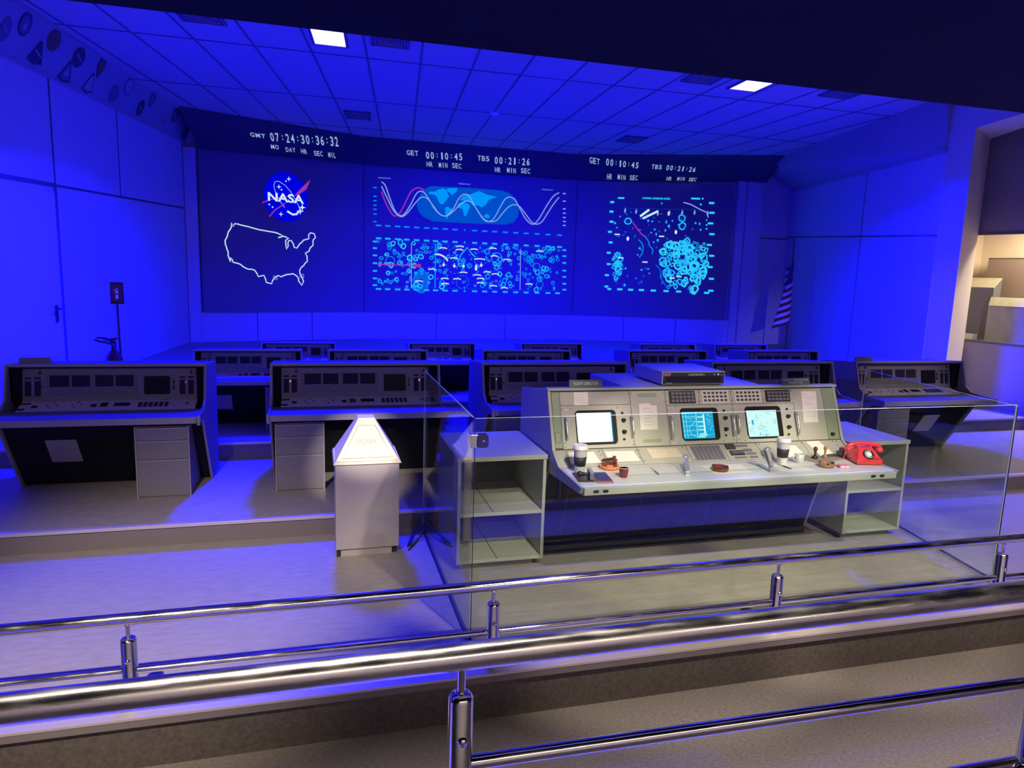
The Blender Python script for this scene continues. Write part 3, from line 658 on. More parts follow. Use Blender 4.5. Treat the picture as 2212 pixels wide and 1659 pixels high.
# middle screen
t, F, L = make_screen(1, 'middle projection screen with a world map, orbit curves and a cratered strip map')
mb = MB(); mb.poly(F, DR['m_cap'], H, E_MID); wm = mb.build('world_map', parent=t)
mb = MB()
for k in ('na', 'gl', 'sa', 'af', 'ea', 'au'): mb.poly(F, DR['m_' + k], H + .002, E_LAND)
mb.build('land_shapes', parent=wm)
def smooth(P, n=4):
    out = []
    for i in range(len(P) - 1):
        p0 = P[max(0, i - 1)]; p1 = P[i]; p2 = P[i + 1]; p3 = P[min(len(P) - 1, i + 2)]
        for k in range(n):
            s = k / n; out.append(tuple(0.5 * (2 * p1[j] + (p2[j] - p0[j]) * s + (2 * p0[j] - 5 * p1[j] + 4 * p2[j] - p3[j]) * s * s + (3 * p1[j] - p0[j] - 3 * p2[j] + p3[j]) * s ** 3) for j in (0, 1)))
    return out + [tuple(P[-1])]
for k in ('w1', 'w2'): mb = MB(); mb.line(F, smooth(DR['m_' + k]), 0.02, H + .005, E_PALE); mb.build('orbit_curve', parent=t)
mb = MB(); mb.line(F, smooth(DR['m_rd']), 0.024, H + .004, E_RED); mb.build('orbit_curve_red', parent=t)
mb = MB()
for k in ('t1', 't2', 't3'):
    for i, (u, v) in enumerate(DR['m_' + k]):
        wd = 0.032 if i == 9 else 0.115; hh = 0.036 if k != 't1' else 0.028
        mb.slab(F, u - wd / 2, u + wd / 2, v - hh / 2, v + hh / 2, H - .002, H, E_CY if k != 't1' else E_LAND)
for k in ('tl', 'tr'):
    for i, (u, v) in enumerate(DR['m_' + k]):
        lo = i >= 7; wd = 0.09 if lo else 0.07; hh = 0.034 if lo else 0.022
        mb.slab(F, u - wd / 2, u + wd / 2, v - hh / 2, v + hh / 2, H - .002, H, E_CY if lo else E_PALE if k == 'tr' else E_LAND)
for (u, v) in DR['m_lbl']: text_into(mb, 'MISSION PLOT', F, u - 0.13, v - 0.01, 0.26, 0.022, H, E_PALE)
mb.build('scale_marks', parent=t)
rng = random.Random(11)
q00, q10, q11, q01 = [Vector(p) for p in DR['m_fr']]
def bil(s, r): return (q00 * (1 - s) + q10 * s) * (1 - r) + (q01 * (1 - s) + q11 * s) * r
mb = MB()
for n in range(330):
    s = rng.random(); r = rng.random()
    if 0.34 < s < 0.62 and rng.random() < 0.7: continue
    u, v = bil(s, r); q = rng.choice((0.022, 0.026, 0.03, 0.034, 0.045, 0.06)); mm = rng.choice((E_CY, E_CYB, E_LAND, E_CY)) if s < 0.75 else rng.choice((E_LAND, E_CY, E_LAND))
    mb.ring(F, u, v, q * 0.62, q, H, mm, 9, ry=q * rng.uniform(0.8, 1.25), jag=0.16, rng=rng)
for k, (s, r, q) in enumerate(((0.062, 0.42, 0.10), (0.135, 0.40, 0.11), (0.87, 0.45, 0.09), (0.64, 0.28, 0.13), (0.9, 0.16, 0.08), (0.89, 0.86, 0.085))): u, v = bil(s, r); mb.ring(F, u, v, q * .85, q, H, E_LAND, 18)
u, v = bil(0.225, 0.86)
for q in (0.06, 0.09, 0.12, 0.15, 0.175): mb.ring(F, u, v, q - .012, q, H, E_LAND, 22, ry=q * 1.45)
for (s, r, q) in ((0.33, 0.16, 0.2), (0.41, 0.45, 0.2), (0.62, 0.75, 0.17), (0.55, 0.3, 0.15), (0.45, 0.85, 0.14)):
    u, v = bil(s, r)
    for k in range(0, 14):
        a0 = 2 * math.pi * k / 14; mb.line(F, [(u + math.cos(a) * q, v + math.sin(a) * q) for a in (a0, a0 + .12, a0 + .24)], 0.012, H, E_LAND)
for k in range(34):
    s = rng.uniform(0.3, 0.68); r = rng.random(); u, v = bil(s, r); a = rng.uniform(-1.2, 1.2); l = rng.uniform(.03, .09)
    mb.line(F, [(u, v), (u + l * math.cos(a) * .5, v + l * math.sin(a) * .5 + .01), (u + l * math.cos(a), v + l * math.sin(a))], 0.012, H, rng.choice((E_CY, E_LAND)))
mb.line(F, DR['m_mt'], 0.025, H, E_CY); mb.line(F, DR['m_mt2'], 0.02, H, E_CY)
for k in range(3): mb.line(F, DR['m_v'][2 * k:2 * k + 2], 0.014 if k != 1 else 0.022, H + .001, (E_PALE, E_LAND, E_PALE)[k])
mb.line(F, [q00, q10], 0.006, H, E_MID); mb.line(F, [q01, q11], 0.006, H, E_MID)
mb.build('crater_map', parent=t)
mb = MB()
for i, (u, v) in enumerate(DR['m_bar']):
    wd = 0.085 if i != 8 else 0.12; mb.line(F, [(u - wd, v - .006), (u - wd / 2, v + .006), (u, v + .01), (u + wd / 2, v + .006), (u + wd, v - .006)], 0.022, H + .003, E_WH)
mb.line(F, DR['m_arc'], 0.032, H + .003, E_WH)
for (u, v) in DR['m_blob']: mb.disc(F, u, v, 0.028, H + .003, E_WH, 8, 0.034); mb.disc(F, u, v + .05, 0.012, H + .003, E_WH, 6)
mb.build('feature_marks', parent=t)
mb = MB(); P = DR['m_rl']; mb.line(F, P[:2], 0.024, H + .006, E_RED); mb.line(F, P[1:3], 0.06, H + .006, E_RED); mb.disc(F, *P[2], 0.045, H + .006, E_RED, 12); mb.build('red_track', parent=t)

# right screen
t, F, L = make_screen(2, 'right projection screen with a dense lunar landing sites chart')
mb = MB()
for k in ('tl', 'tr', 'tb'):
    for i, (u, v) in enumerate(DR['r_' + k]):
        wd = 0.09 if k == 'tl' else 0.12; mb.slab(F, u - wd / 2, u + wd / 2, v - .022, v + .022, H - .002, H, E_CYB)
P = DR['r_top']
for k in (0, 2, 4, 6):
    if k == 2: continue
    mb.slab(F, P[k][0], P[k + 1][0], P[k][1] - .018, P[k][1] + .018, H - .002, H, E_CYB)
text_into(mb, 'LUNAR LANDING SITES', F, P[2][0], P[2][1] - .02, P[3][0] - P[2][0], 0.045, H, E_CYB, offset=0.03)
mb.build('scale_marks', parent=t)
def inside(p, poly):
    c = False; n = len(poly)
    for i in range(n):
        x1, y1 = poly[i]; x2, y2 = poly[(i + 1) % n]
        if (y1 > p[1]) != (y2 > p[1]) and p[0] < (x2 - x1) * (p[1] - y1) / (y2 - y1) + x1: c = not c
    return c
mb = MB(); rng = random.Random(5)
for key, n, ms in (('r_cl', 120, (E_CYB, E_CYB, E_CY)), ('r_lf', 26, (E_CYB, E_CY))):
    P = DR[key]; xs = [p[0] for p in P]; ys = [p[1] for p in P]; k = 0
    while k < n:
        u = rng.uniform(min(xs), max(xs)); v = rng.uniform(min(ys), max(ys))
        if not inside((u, v), P): continue
        q = rng.choice((0.035, 0.045, 0.055, 0.075, 0.10) if key == 'r_cl' else (0.03, 0.045, 0.07)); mb.ring(F, u, v, q * 0.58, q, H, rng.choice(ms), 9, ry=q * rng.uniform(.8, 1.3), jag=0.26, rng=rng); k += 1
for (u, v) in DR['r_sm']: mb.disc(F, u, v, rng.uniform(.015, .03), H, E_CY, 7, rng.uniform(.015, .035))
for (u, v) in DR['r_blob'][:3]: mb.ring(F, u, v, 0.055, 0.085, H, E_CY, 12, jag=.15, rng=rng)
for (u, v) in DR['r_blob'][3:]: mb.disc(F, u, v, 0.03, H, E_WH, 8, 0.05)
mb.line(F, DR['r_fl'], 0.022, H, E_PALE); mb.line(F, DR['r_b1'], 0.05, H, E_WH); mb.line(F, DR['r_b2'], 0.045, H, E_WH)
mb.line(F, DR['r_hl'], 0.004, H, E_MID); mb.line(F, DR['r_ln'], 0.02, H, E_CY)
for k in ('r_wv', 'r_wv2', 'r_wv3'): mb.line(F, smooth(DR[k]), 0.02 if k != 'r_wv3' else 0.012, H, E_LAND)
for (u, v) in DR['r_sp']: mb.poly(F, [(u, v + .07), (u + .025, v), (u, v - .06), (u - .022, v - .02)], H, E_PALE)
for k in range(60):
    u = rng.uniform(DR['r_lf'][0][0], DR['r_cl'][2][0]); v = rng.uniform(DR['r_tb'][0][1] + .1, DR['r_hl'][0][1]); a = rng.uniform(0, 6.28); l = rng.uniform(.02, .07)
    mb.line(F, [(u, v), (u + l * math.cos(a), v + l * math.sin(a))], 0.010, H, rng.choice((E_LAND, E_LAND, E_CY)))
mb.build('crater_map', parent=t)
mb = MB()
for (u, v) in DR['r_brs']: mb.slab(F, u - .06, u + .06, v - .013, v + .013, H, H + .003, E_WH)
mb.build('feature_marks', parent=t)
mb = MB(); mb.line(F, DR['r_red'], 0.025, H + .004, E_RED); mb.build('red_track', parent=t)

# clock header over the screens
HB = [Vector((-2.063, 14.5, 4.03)), Vector((0.949, 15.35, 4.075)), Vector((5.698, 15.45, 4.083)), Vector((9.90, 14.45, 4.165))]
HT = [Vector((-2.198, 13.362, 4.535)), Vector((0.924, 14.927, 4.559)), Vector((5.491, 15.047, 4.561)), Vector((9.387, 13.048, 4.531))]
def hbil(i, s, r): return (HB[i] * (1 - s) + HB[i + 1] * s) * (1 - r) + (HT[i] * (1 - s) + HT[i + 1] * s) * r
def hwrap(i, p, nrm):
    """drop a point along the fascia normal onto the warped fascia, then lift it 12 mm"""
    s, r = 0.5, 0.4; p = Vector(p); e = 1e-3
    U = (HB[i + 1] - HB[i]).normalized(); V = nrm.cross(U)
    for _ in range(12):
        q = hbil(i, s, r); du = (p - q).dot(U); dv = (p - q).dot(V)
        qs = (hbil(i, s + e, r) - q) / e; qr = (hbil(i, s, r + e) - q) / e
        a, b, c, d = qs.dot(U), qr.dot(U), qs.dot(V), qr.dot(V); D = a * d - b * c
        s += (du * d - dv * b) / D; r += (a * dv - c * du) / D
    return hbil(i, s, r) + nrm * 0.012
t = thing('clock_header', 'long dark slanted header with mission clocks above the three screens', 'clock display')
mb = MB(); up = Vector((0, 0.25, 0.02))
for i in range(3):
    n_ = 14; G_ = [hbil(i, a / n_, b / 4) for b in range(5) for a in range(n_ + 1)]
    mb.add(G_, [(b * (n_ + 1) + a, b * (n_ + 1) + a + 1, (b + 1) * (n_ + 1) + a + 1, (b + 1) * (n_ + 1) + a) for b in range(4) for a in range(n_)], HEADM)
    mb.add([HB[i], HB[i + 1], HB[i + 1] + up, HB[i] + up], [(3, 2, 1, 0)], HEADM)
mb.add([HB[0], HT[0], HT[0] + up * 4, HB[0] + up], [(0, 1, 2, 3)], HEADM); mb.add([HB[3], HT[3], HT[3] + up * 4, HB[3] + up], [(3, 2, 1, 0)], HEADM)
mb.add([HT[0] + up * 4, HT[1] + up * 4, HT[2] + up * 4, HT[3] + up * 4, HB[3] + up, HB[2] + up, HB[1] + up, HB[0] + up], [(0, 1, 6, 7), (1, 2, 5, 6), (2, 3, 4, 5)], HEADM)
mb.build('fascia', parent=t)
CL = [[('GMT', (-1.153, 14.332, 4.32), (-0.893, 14.43, 4.308), .152), ('07:24:30:36:32', (-0.808, 14.503, 4.277), (0.454, 14.888, 4.28), .297), ('MO', (-0.812, 14.677, 4.161), (-0.672, 14.72, 4.162), .16), ('DAY', (-0.548, 14.793, 4.139), (-0.37, 14.842, 4.142), .163), ('HR', (-0.268, 14.88, 4.138), (-0.155, 14.92, 4.134), .165), ('SEC', (-0.024, 14.974, 4.125), (0.144, 15.024, 4.127), .168), ('MIL', (0.252, 15.063, 4.123), (0.396, 15.109, 4.122), .17)],
 [('GET', (1.821, 15.173, 4.306), (2.062, 15.179, 4.306), .138), ('00:10:45', (2.222, 15.216, 4.267), (3.0, 15.218, 4.284), .194), ('HR', (2.261, 15.336, 4.126), (2.389, 15.339, 4.126), .143), ('MIN', (2.518, 15.342, 4.126), (2.707, 15.344, 4.129), .143), ('SEC', (2.807, 15.34, 4.135), (3.009, 15.349, 4.131), .145), ('TB5', (3.328, 15.207, 4.306), (3.583, 15.213, 4.306), .143), ('00:21:26', (3.705, 15.246, 4.271), (4.495, 15.25, 4.287), .201), ('HR', (3.752, 15.377, 4.117), (3.878, 15.381, 4.116), .148), ('MIN', (4.022, 15.377, 4.125), (4.224, 15.386, 4.12), .15), ('SEC', (4.337, 15.375, 4.136), (4.552, 15.383, 4.131), .15)],
 [('GET', (5.802, 15.002, 4.265), (6.026, 14.962, 4.265), .241), ('00:10:45', (6.155, 14.929, 4.27), (6.855, 14.767, 4.286), .297), ('HR', (6.329, 15.269, 4.113), (6.44, 15.24, 4.117), .255), ('MIN', (6.562, 15.209, 4.121), (6.742, 15.182, 4.119), .255), ('SEC', (6.834, 15.158, 4.122), (7.007, 15.114, 4.128), .256), ('TB5', (7.124, 14.681, 4.303), (7.342, 14.625, 4.311), .245), ('00:21:26', (7.44, 14.617, 4.306), (8.074, 14.473, 4.321), .301), ('HR', (7.637, 14.953, 4.15), (7.749, 14.924, 4.154), .239), ('MIN', (7.871, 14.893, 4.158), (8.034, 14.851, 4.163), .24), ('SEC', (8.135, 14.844, 4.159), (8.298, 14.802, 4.164), .24)]]
for i, its in enumerate(CL):
    nrm = (HB[i + 1] - HB[i]).cross((HT[i] + HT[i + 1]) / 2 - HB[i]).normalized()
    for body, a, b, h in its:
        h *= (0.84, 0.92, 0.72)[i]
        a = Vector(a); b = Vector(b); U = (b - a).normalized(); U = (U - nrm * U.dot(nrm)).normalized()
        V = (HT[i] + HT[i + 1] - HB[i] - HB[i + 1]); F = Frame(a, U, V, nrm); wd = (b - a).length; big = ':' in body
        mb = MB()
        if big:
            n = len(body); cw = wd / (n - 0.25)
            for k, ch in enumerate(body):
                if ch == ':':
                    for q in (0.25, 0.6): mb.slab(F, cw * (k + .32), cw * (k + .48), h * q, h * (q + .13), 0.03, 0.035, E_TXT)
                else: text_into(mb, ch, F, cw * (k + .05 + (0.22 if ch == '1' else 0)), 0, cw * (.66 if ch != '1' else .3), h * .92, 0.035, E_TXT, offset=0.012)
        else:
            n = len(body); cw = wd / (n - 0.18)
            for k, ch in enumerate(body): text_into(mb, ch, F, cw * k + (cw * .3 if ch == 'I' else 0), 0, cw * (.78 if ch != 'I' else .2), h * .9, 0.035, E_TXT, offset=0.008)
        mb.v = [tuple(hwrap(i, v, nrm)) for v in mb.v]
        mb.build('clock_digits' if big else 'clock_caption', parent=t)

# ================================================================ FLIGHT DIRECTOR CONSOLE
X0, X1 = 1.47, 3.74
UF = Frame((0, 4.25, 0.81), (1, 0, 0), (0, 0.144, 0.38))       # upright instrument face: u = x, v up the face (0.406 long)
SFc = Frame((0, 4.117, 0.727), (1, 0, 0), (0, 0.133, 0.083))    # shallow sloping face: 0.157 long
UL, SL = 0.4064, 0.1568
con = thing('flight_director_console', 'sage green control console with three lit screens behind the glass', 'console')
mb = MB()
prof = [(4.394, 1.197), (5.0, 1.11), (5.0, 0.02), (4.56, 0.02), (4.36, 0.64), (4.065, 0.664), (3.73, 0.682), (3.70, 0.728), (4.112, 0.739), (4.238, 0.815)]
for xa, xb in ((X0 - 0.0, X0 + 0.022), (X1 - 0.022, X1)):
    mb = MB(); mb.prism(prof, xa, xb, GREENISH); mb.build('side_panel', parent=con, bevel=0.003)
mb = MB()
mb.prism([(4.40, 1.190), (5.0, 1.10), (5.0, 0.05), (4.97, 0.05), (4.97, 1.07), (4.42, 1.155)], X0 + .022, X1 - .022, GREENISH)
mb.build('rear_housing', parent=con)
mb = MB(); mb.box(X0 - .004, X1 + .004, 4.372, 4.43, 1.185, 1.203, GREENISH); mb.box(2.035, 3.12, 4.43, 5.05, 1.10, 1.203, GREENISH); mb.build('top_cap', parent=con, bevel=0.004)
# instrument face made of separate rack panels
def rack(u0, u1, v0, v1, m, name='rack_panel', seam=True):
    mb = MB(); mb.slab(UF, u0 + .0015, u1 - .0015, v0 + .0015, v1 - .0015, -0.004, 0.002, m); return mb.build(name, parent=con, bevel=0.001, seg=1)
mb = MB(); mb.slab(UF, X0 + .022, X1 - .022, 0.0, UL - .012, -0.03, -0.003, SEAM); mb.slab(SFc, X0 + .022, X1 - .022, 0.0, SL, -0.03, -0.003, SEAM); mb.build('rack_frame', parent=con)
rack(1.494, 1.551, 0.012, 0.390, PANEL2)
rack(1.551, 2.062, 0.297, 0.390, PANEL); rack(1.551, 2.062, 0.004, 0.297, PANEL)
rack(2.062, 2.330, 0.004, 0.390, PANEL); rack(2.330, 2.592, 0.283, 0.390, PANEL); rack(2.592, 2.85, 0.283, 0.390, PANEL); rack(2.85, 3.11, 0.283, 0.390, PANEL); rack(3.11, 3.366, 0.283, 0.390, PANEL)
rack(2.330, 2.852, 0.004, 0.283, PANEL); rack(2.852, 3.362, 0.004, 0.283, PANEL)
rack(3.362, 3.62, 0.004, 0.390, PANEL); rack(3.62, 3.718, 0.004, 0.390, PANEL2)
def slopep(u0, u1, m=PANEL):
    mb = MB(); mb.slab(SFc, u0 + .0015, u1 - .0015, 0.002, SL - .002, -0.004, 0.002, m); mb.build('slope_panel', parent=con, bevel=0.001, seg=1)
for a, b in ((1.494, 1.56), (1.56, 1.82), (1.82, 2.075), (2.075, 2.44), (2.44, 2.72), (2.72, 3.0), (3.0, 3.16), (3.16, 3.38), (3.38, 3.718)): slopep(a, b)
mb = MB(); mb.prism([(3.725, 0.727), (4.117, 0.727), (4.117, 0.70), (3.725, 0.70)], X0 + .022, X1 - .022, DESKW); mb.build('desk_top', parent=con, bevel=0.002)
mb = MB(); mb.box(X0 + .022, X1 - .022, 3.70, 3.725, 0.676, 0.722, GREENISH); mb.box(X0 + .022, X1 - .022, 3.725, 4.34, 0.668, 0.70, GREENISH); fa = mb.build('front_edge', parent=con, bevel=0.004)
for x in (1.565, 1.625, 3.53, 3.60):
    mb = MB(); mb.prism([(x - .019, .700), (x - .013, .692), (x + .013, .692), (x + .019, .700), (x + .013, .708), (x - .013, .708)], 3.697, 3.70, DARKP, F=Frame((0, 0, 0), (1, 0, 0), (0, 0, 1), (0, 1, 0))); mb.build('cable_slot', parent=fa)
KF = Frame((0, 4.56, 0.02), (1, 0, 0), (0, -0.2, 0.62))
mb = MB(); mb.slab(KF, X0 + .022, X1 - .022, 0.0, 0.65, -0.03, 0.0, KNEE)
for x in (1.66, 2.23, 2.80, 3.37): mb.slab(KF, x - .002, x + .002, 0.03, .64, 0.0, 0.002, SEAM)
kn = mb.build('knee_panel', parent=con)
for x in (1.72, 2.28, 2.86):
    mb = MB()
    for k in range(26): mb.slab(KF, x + .017 * k, x + .017 * k + .008, 0.10, 0.19, 0.001, 0.004, DARKP)
    mb.build('vent_slots', parent=kn)
mb = MB(); mb.box(X0 + .05, X1 - .05, 4.50, 4.54, 0.0, 0.05, DARKP); mb.build('plinth', parent=con)
def rrect(u0, u1, v0, v1, r, n=5):
    P = []
    for cx_, cy_, a0 in ((u1 - r, v1 - r, 0), (u0 + r, v1 - r, 90), (u0 + r, v0 + r, 180), (u1 - r, v0 + r, 270)):
        for k in range(n + 1): a = math.radians(a0 + 90 * k / n); P.append((cx_ + r * math.cos(a), cy_ + r * math.sin(a)))
    return P
def monitor(u0, u1, v0, v1, screen, s):
    mb = MB()
    o = rrect(u0, u1, v0, v1, 0.028); i = rrect(u0 + .006, u1 - .006, v0 + .006, v1 - .006, 0.024); n = len(o)
    mb.add([UF.p(*p, 0.003) for p in o] + [UF.p(*p, 0.012) for p in i], [(k, (k + 1) % n, n + (k + 1) % n, n + k) for k in range(n)], DARKP)
    mb.add([UF.p(*p, 0.0035) for p in i], [tuple(range(n))], CRT)
    m_ = mb.build('monitor', parent=con)
    mb = MB(); su0, su1, sv0, sv1 = s; mb.slab(UF, su0, su1, sv0, sv1, 0.0035, 0.006, screen); return m_, mb
m_, mb = monitor(1.650, 1.946, 0.028, 0.262, E_SCRW, (1.655, 1.910, 0.046, 0.243)); mb.build('lit_screen', parent=m_, label='blank glowing white screen')
mb = MB(); mb.slab(UF, 1.905, 1.912, 0.046, 0.243, 0.006, 0.0065, E_SCRC); mb.build('screen_fringe', parent=m_)
m_, mb = monitor(2.428, 2.726, 0.030, 0.262, E_SCRC, (2.432, 2.682, 0.045, 0.234)); mb.build('lit_screen', parent=m_, label='cyan screen with pale line map')
mb = MB(); rng = random.Random(3); HH = 0.007
for u in (2.447, 2.47): mb.line(UF, [(u, .05), (u - .002, .225)], 0.004, HH, E_SCRL)
for v in (.07, .10, .135, .165, .20, .222): mb.line(UF, [(2.436, v), (2.545, v + .002)], 0.003, HH, E_SCRL)
mb.line(UF, [(2.47, .20), (2.50, .185), (2.535, .20), (2.55, .17), (2.52, .15), (2.49, .13), (2.485, .10), (2.50, .075), (2.54, .055)], 0.004, HH, E_SCRL)
mb.line(UF, [(2.545, .05), (2.55, .225)], 0.006, HH, E_SCRL)
for v in (.10, .125, .155, .19): mb.slab(UF, 2.556, 2.60, v, v + .012, HH - .001, HH, E_SCRL)
mb.slab(UF, 2.60, 2.612, 0.07, 0.215, HH - .001, HH, E_SCRP); mb.poly(UF, [(2.55, .05), (2.60, .05), (2.63, .07), (2.60, .085), (2.56, .08)], HH, E_SCRL)
mb.line(UF, [(2.436, .228), (2.66, .224)], 0.006, HH, E_SCRL)
for k in range(16):
    u = rng.uniform(2.625, 2.665); v = rng.uniform(.06, .21); mb.line(UF, [(u, v), (u + .014, v + rng.uniform(-.004, .004))], 0.003, HH, E_SCRL)
mb.build('screen_lines', parent=m_)
m_, mb = monitor(2.943, 3.242, 0.028, 0.263, E_SCRP, (2.945, 3.200, 0.043, 0.233)); mb.build('lit_screen', parent=m_, label='pale cyan screen with teal diagram')
mb = MB(); rng = random.Random(9)
for k in range(34):
    u = rng.uniform(2.955, 3.11); v = rng.uniform(.05, .215)
    if k % 2: mb.line(UF, [(u, v), (u + rng.uniform(.01, .03), v)], 0.003, HH, E_SCRT)
    else: mb.line(UF, [(u, v), (u, v - rng.uniform(.01, .03))], 0.003, HH, E_SCRT)
mb.slab(UF, 2.99, 3.003, .13, .165, HH - .001, HH, E_SCRC)
for (u, v) in ((3.165, .13), (3.165, .15), (3.12, .20), (3.02, .17), (3.04, .09)): mb.line(UF, rrect(u, u + .025, v, v + .012, .004, 2), 0.002, HH, E_SCRT, closed=True)
mb.build('screen_lines', parent=m_)
# push-button blocks
def btn_block(u0, u1, v0, v1, kind):
    mb = MB(); mb.slab(UF, u0, u1, v0, v1, 0.002, 0.008 if kind == 'white' else 0.006, (PIER if kind == 'white' else DARKP))
    bl = mb.build('button_block', parent=con, bevel=0.0015, seg=1)
    du = (u1 - u0 - .02) / 6; dv = (v1 - v0 - .014) / 3
    for i in range(6):
        for j in range(3):
            a = u0 + .01 + du * i; b = v0 + .007 + dv * j; mb = MB()
            if kind == 'white': mb.slab(UF, a + du * .18, a + du * .82, b + dv * .22, b + dv * .80, 0.008, 0.0095, BTN)
            else: mb.slab(UF, a + du * .08, a + du * .9, b + dv * .12, b + dv * .86, 0.006, 0.014, BTNG)
            mb.build('button', parent=bl)
btn_block(2.358, 2.562, 0.294, 0.384, 'grey'); btn_block(2.610, 2.826, 0.292, 0.386, 'white')
btn_block(2.872, 3.090, 0.291, 0.385, 'white'); btn_block(3.130, 3.338, 0.293, 0.380, 'grey')
# grab handles
for u, v0, v1 in ((1.576, 0.064, 0.215), (2.052, 0.069, 0.210), (2.345, 0.045, 0.206), (2.828, 0.053, 0.203), (2.868, 0.068, 0.202), (3.356, 0.045, 0.208)):
    mb = MB(); P = [UF.p(u, v0, 0.0), UF.p(u, v0 + .004, .022)] + [UF.p(u, v0 + .02 + (v1 - v0 - .04) * k / 4, .034) for k in range(5)] + [UF.p(u, v1 - .004, .022), UF.p(u, v1, 0.0)]
    mb.path(P, 0.0064, METAL, 10); mb.build('grab_handle', parent=con)
for (u, v, r) in ((1.993, .238, .007), (1.998, .187, .013), (1.995, .108, .013), (1.990, .058, .007), (2.775, .237, .007), (2.779, .183, .013), (2.775, .104, .013), (2.768, .06, .006), (3.294, .237, .007), (3.297, .183, .013), (3.291, .104, .013), (3.283, .052, .007), (3.655, .042, .012)):
    mb = MB(); F = Frame(UF.p(u, v, 0.002), UF.U, UF.V, UF.N); mb.lathe(None, [(r * 1.25, 0), (r * 1.2, .004), (r, .006), (r * .85, .022 if r > .01 else .012), (0.0, .024 if r > .01 else .013)], DARKP, 16, F=F)
    kb = mb.build('knob', parent=con)
mb = MB()
for (u, v) in ((1.562, .37), (1.562, .31), (1.562, .275), (1.562, .22), (1.565, .045), (1.57, .02), (2.05, .372), (2.05, .312), (2.05, .24), (2.052, .02), (2.072, .02), (2.075, .37), (2.318, .372), (2.318, .31), (2.34, .37), (2.34, .31), (2.34, .25), (2.318, .03), (2.582, .372), (2.582, .31), (2.60, .372), (2.60, .31), (2.842, .372), (2.842, .31), (2.858, .372), (2.858, .31), (3.10, .372), (3.10, .31), (3.12, .372), (3.12, .31), (3.352, .372), (3.352, .31), (2.84, .245), (2.862, .245), (3.352, .24), (2.83, .03), (2.87, .03), (3.35, .03), (3.372, .31), (3.61, .37), (3.60, .06), (2.40, .02), (2.75, .02), (2.92, .02), (3.25, .02), (1.62, .275), (1.96, .275), (2.40, .272), (2.72, .272)):
    F = Frame(UF.p(u, v, 0.002), UF.U, UF.V, UF.N); mb.lathe(None, [(.0042, 0), (.0036, .0025), (0, .003)], GREYM, 8, F=F)
for (u, v) in ((1.575, .14), (1.575, .02), (1.80, .14), (1.80, .10), (1.80, .06), (1.80, .02), (1.79, .13), (2.065, .13), (2.085, .13), (2.065, .06), (2.085, .03), (2.41, .14), (2.46, .02), (2.99, .14), (2.99, .03), (3.02, .14), (3.37, .14), (3.39, .02), (3.64, .14), (3.67, .14), (3.66, .10), (3.70, .09), (3.68, .05)):
    F = Frame(SFc.p(u, v, 0.002), SFc.U, SFc.V, SFc.N); mb.lathe(None, [(.005, 0), (.0042, .004), (0, .0045)], GREYM, 8, F=F)
mb.build('screws', parent=con)
mb = MB(); mb.slab(UF, 1.578, 1.612, .262, .270, .002, .004, METAL); mb.build('maker_plate', parent=con)
mb = MB(); mb.slab(UF, 2.12, 2.26, .345, .372, .002, .0035, PANEL2); mb.slab(UF, 2.13, 2.27, .03, .052, .002, .0035, PANEL2); mb.build('label_strip', parent=con)
mb = MB(); mb.line(UF, rrect(1.50, 1.54, .05, .12, .01), .003, .004, SEAM, closed=True); mb.build('finger_catch', parent=con)
# items on the sloping face
mb = MB(); mb.slab(SFc, 2.47, 2.70, 0.012, 0.145, 0.002, 0.004, RCPANEL)
for k in range(7): mb.slab(SFc, 2.476 + .032 * k, 2.494 + .032 * k, .016, .141, .004, .0075, GREYM)
mb.build('louvered_plate', parent=con)
mb = MB(); mb.slab(SFc, 2.738, 2.812, .10, .146, .002, .012, BTN); mb.build('dial_block', parent=con, bevel=.002)
mb = MB(); mb.slab(SFc, 2.752, 2.86, .044, .087, .002, .008, DARKP)
for k in range(6): mb.slab(SFc, 2.758 + .017 * k, 2.770 + .017 * k, .05, .08, .008, .012, BTNG)
mb.build('toggle_block', parent=con)
for a in ((2.82, 2.92, .120, .142), (2.865, 2.935, .072, .102), (2.875, 2.955, .045, .064), (2.765, 2.865, .014, .030), (2.885, 2.95, .012, .032)):
    mb = MB(); mb.slab(SFc, *a, .002, .004, RCPANEL); mb.slab(SFc, a[0] + .004, a[1] - .004, a[2] + .004, a[3] - .004, .004, .005, GREYM); mb.build('label_window', parent=con)

# taped papers
def paper(F, P, h, m, label, lines=5, curl=False):
    mb = MB(); n = len(P)
    mb.add([F.p(*p, h) for p in P] + [F.p(*p, h + .0012) for p in P], [tuple(range(n - 1, -1, -1)), tuple(range(n, 2 * n))] + [(i, (i + 1) % n, n + (i + 1) % n, n + i) for i in range(n)], m)
    if curl:
        a, b = P[1], P[2]; mb.add([F.p(P[1][0], P[1][1], h + .001), F.p(P[2][0], P[2][1], h + .001), F.p(P[2][0] - .03, P[2][1] + .002, h + .018), F.p(P[1][0] + .01, P[1][1] - .008, h + .008)], [(0, 1, 2, 3)], m)
    o = mb.build('paper_note'); tag(o, label, 'paper', 'papers on the flight director console')
    if lines:
        e = MB(); u0 = min(p[0] for p in P); u1 = max(p[0] for p in P); v0 = min(p[1] for p in P); v1 = max(p[1] for p in P); rng = random.Random(int(u0 * 1000))
        for k in range(lines):
            v = v1 - (v1 - v0) * (0.22 + 0.6 * k / max(1, lines - 1)); e.slab(F, u0 + (u1 - u0) * .22, u0 + (u1 - u0) * rng.uniform(.6, .8), v, v + .0018, h + .0012, h + .0014, INK)
        e.build('writing', parent=o)
    return o
paper(UF, [(1.654, .387), (1.755, .387), (1.752, .297), (1.651, .297)], .003, PAPER, 'small square note taped above the left white screen', 4)
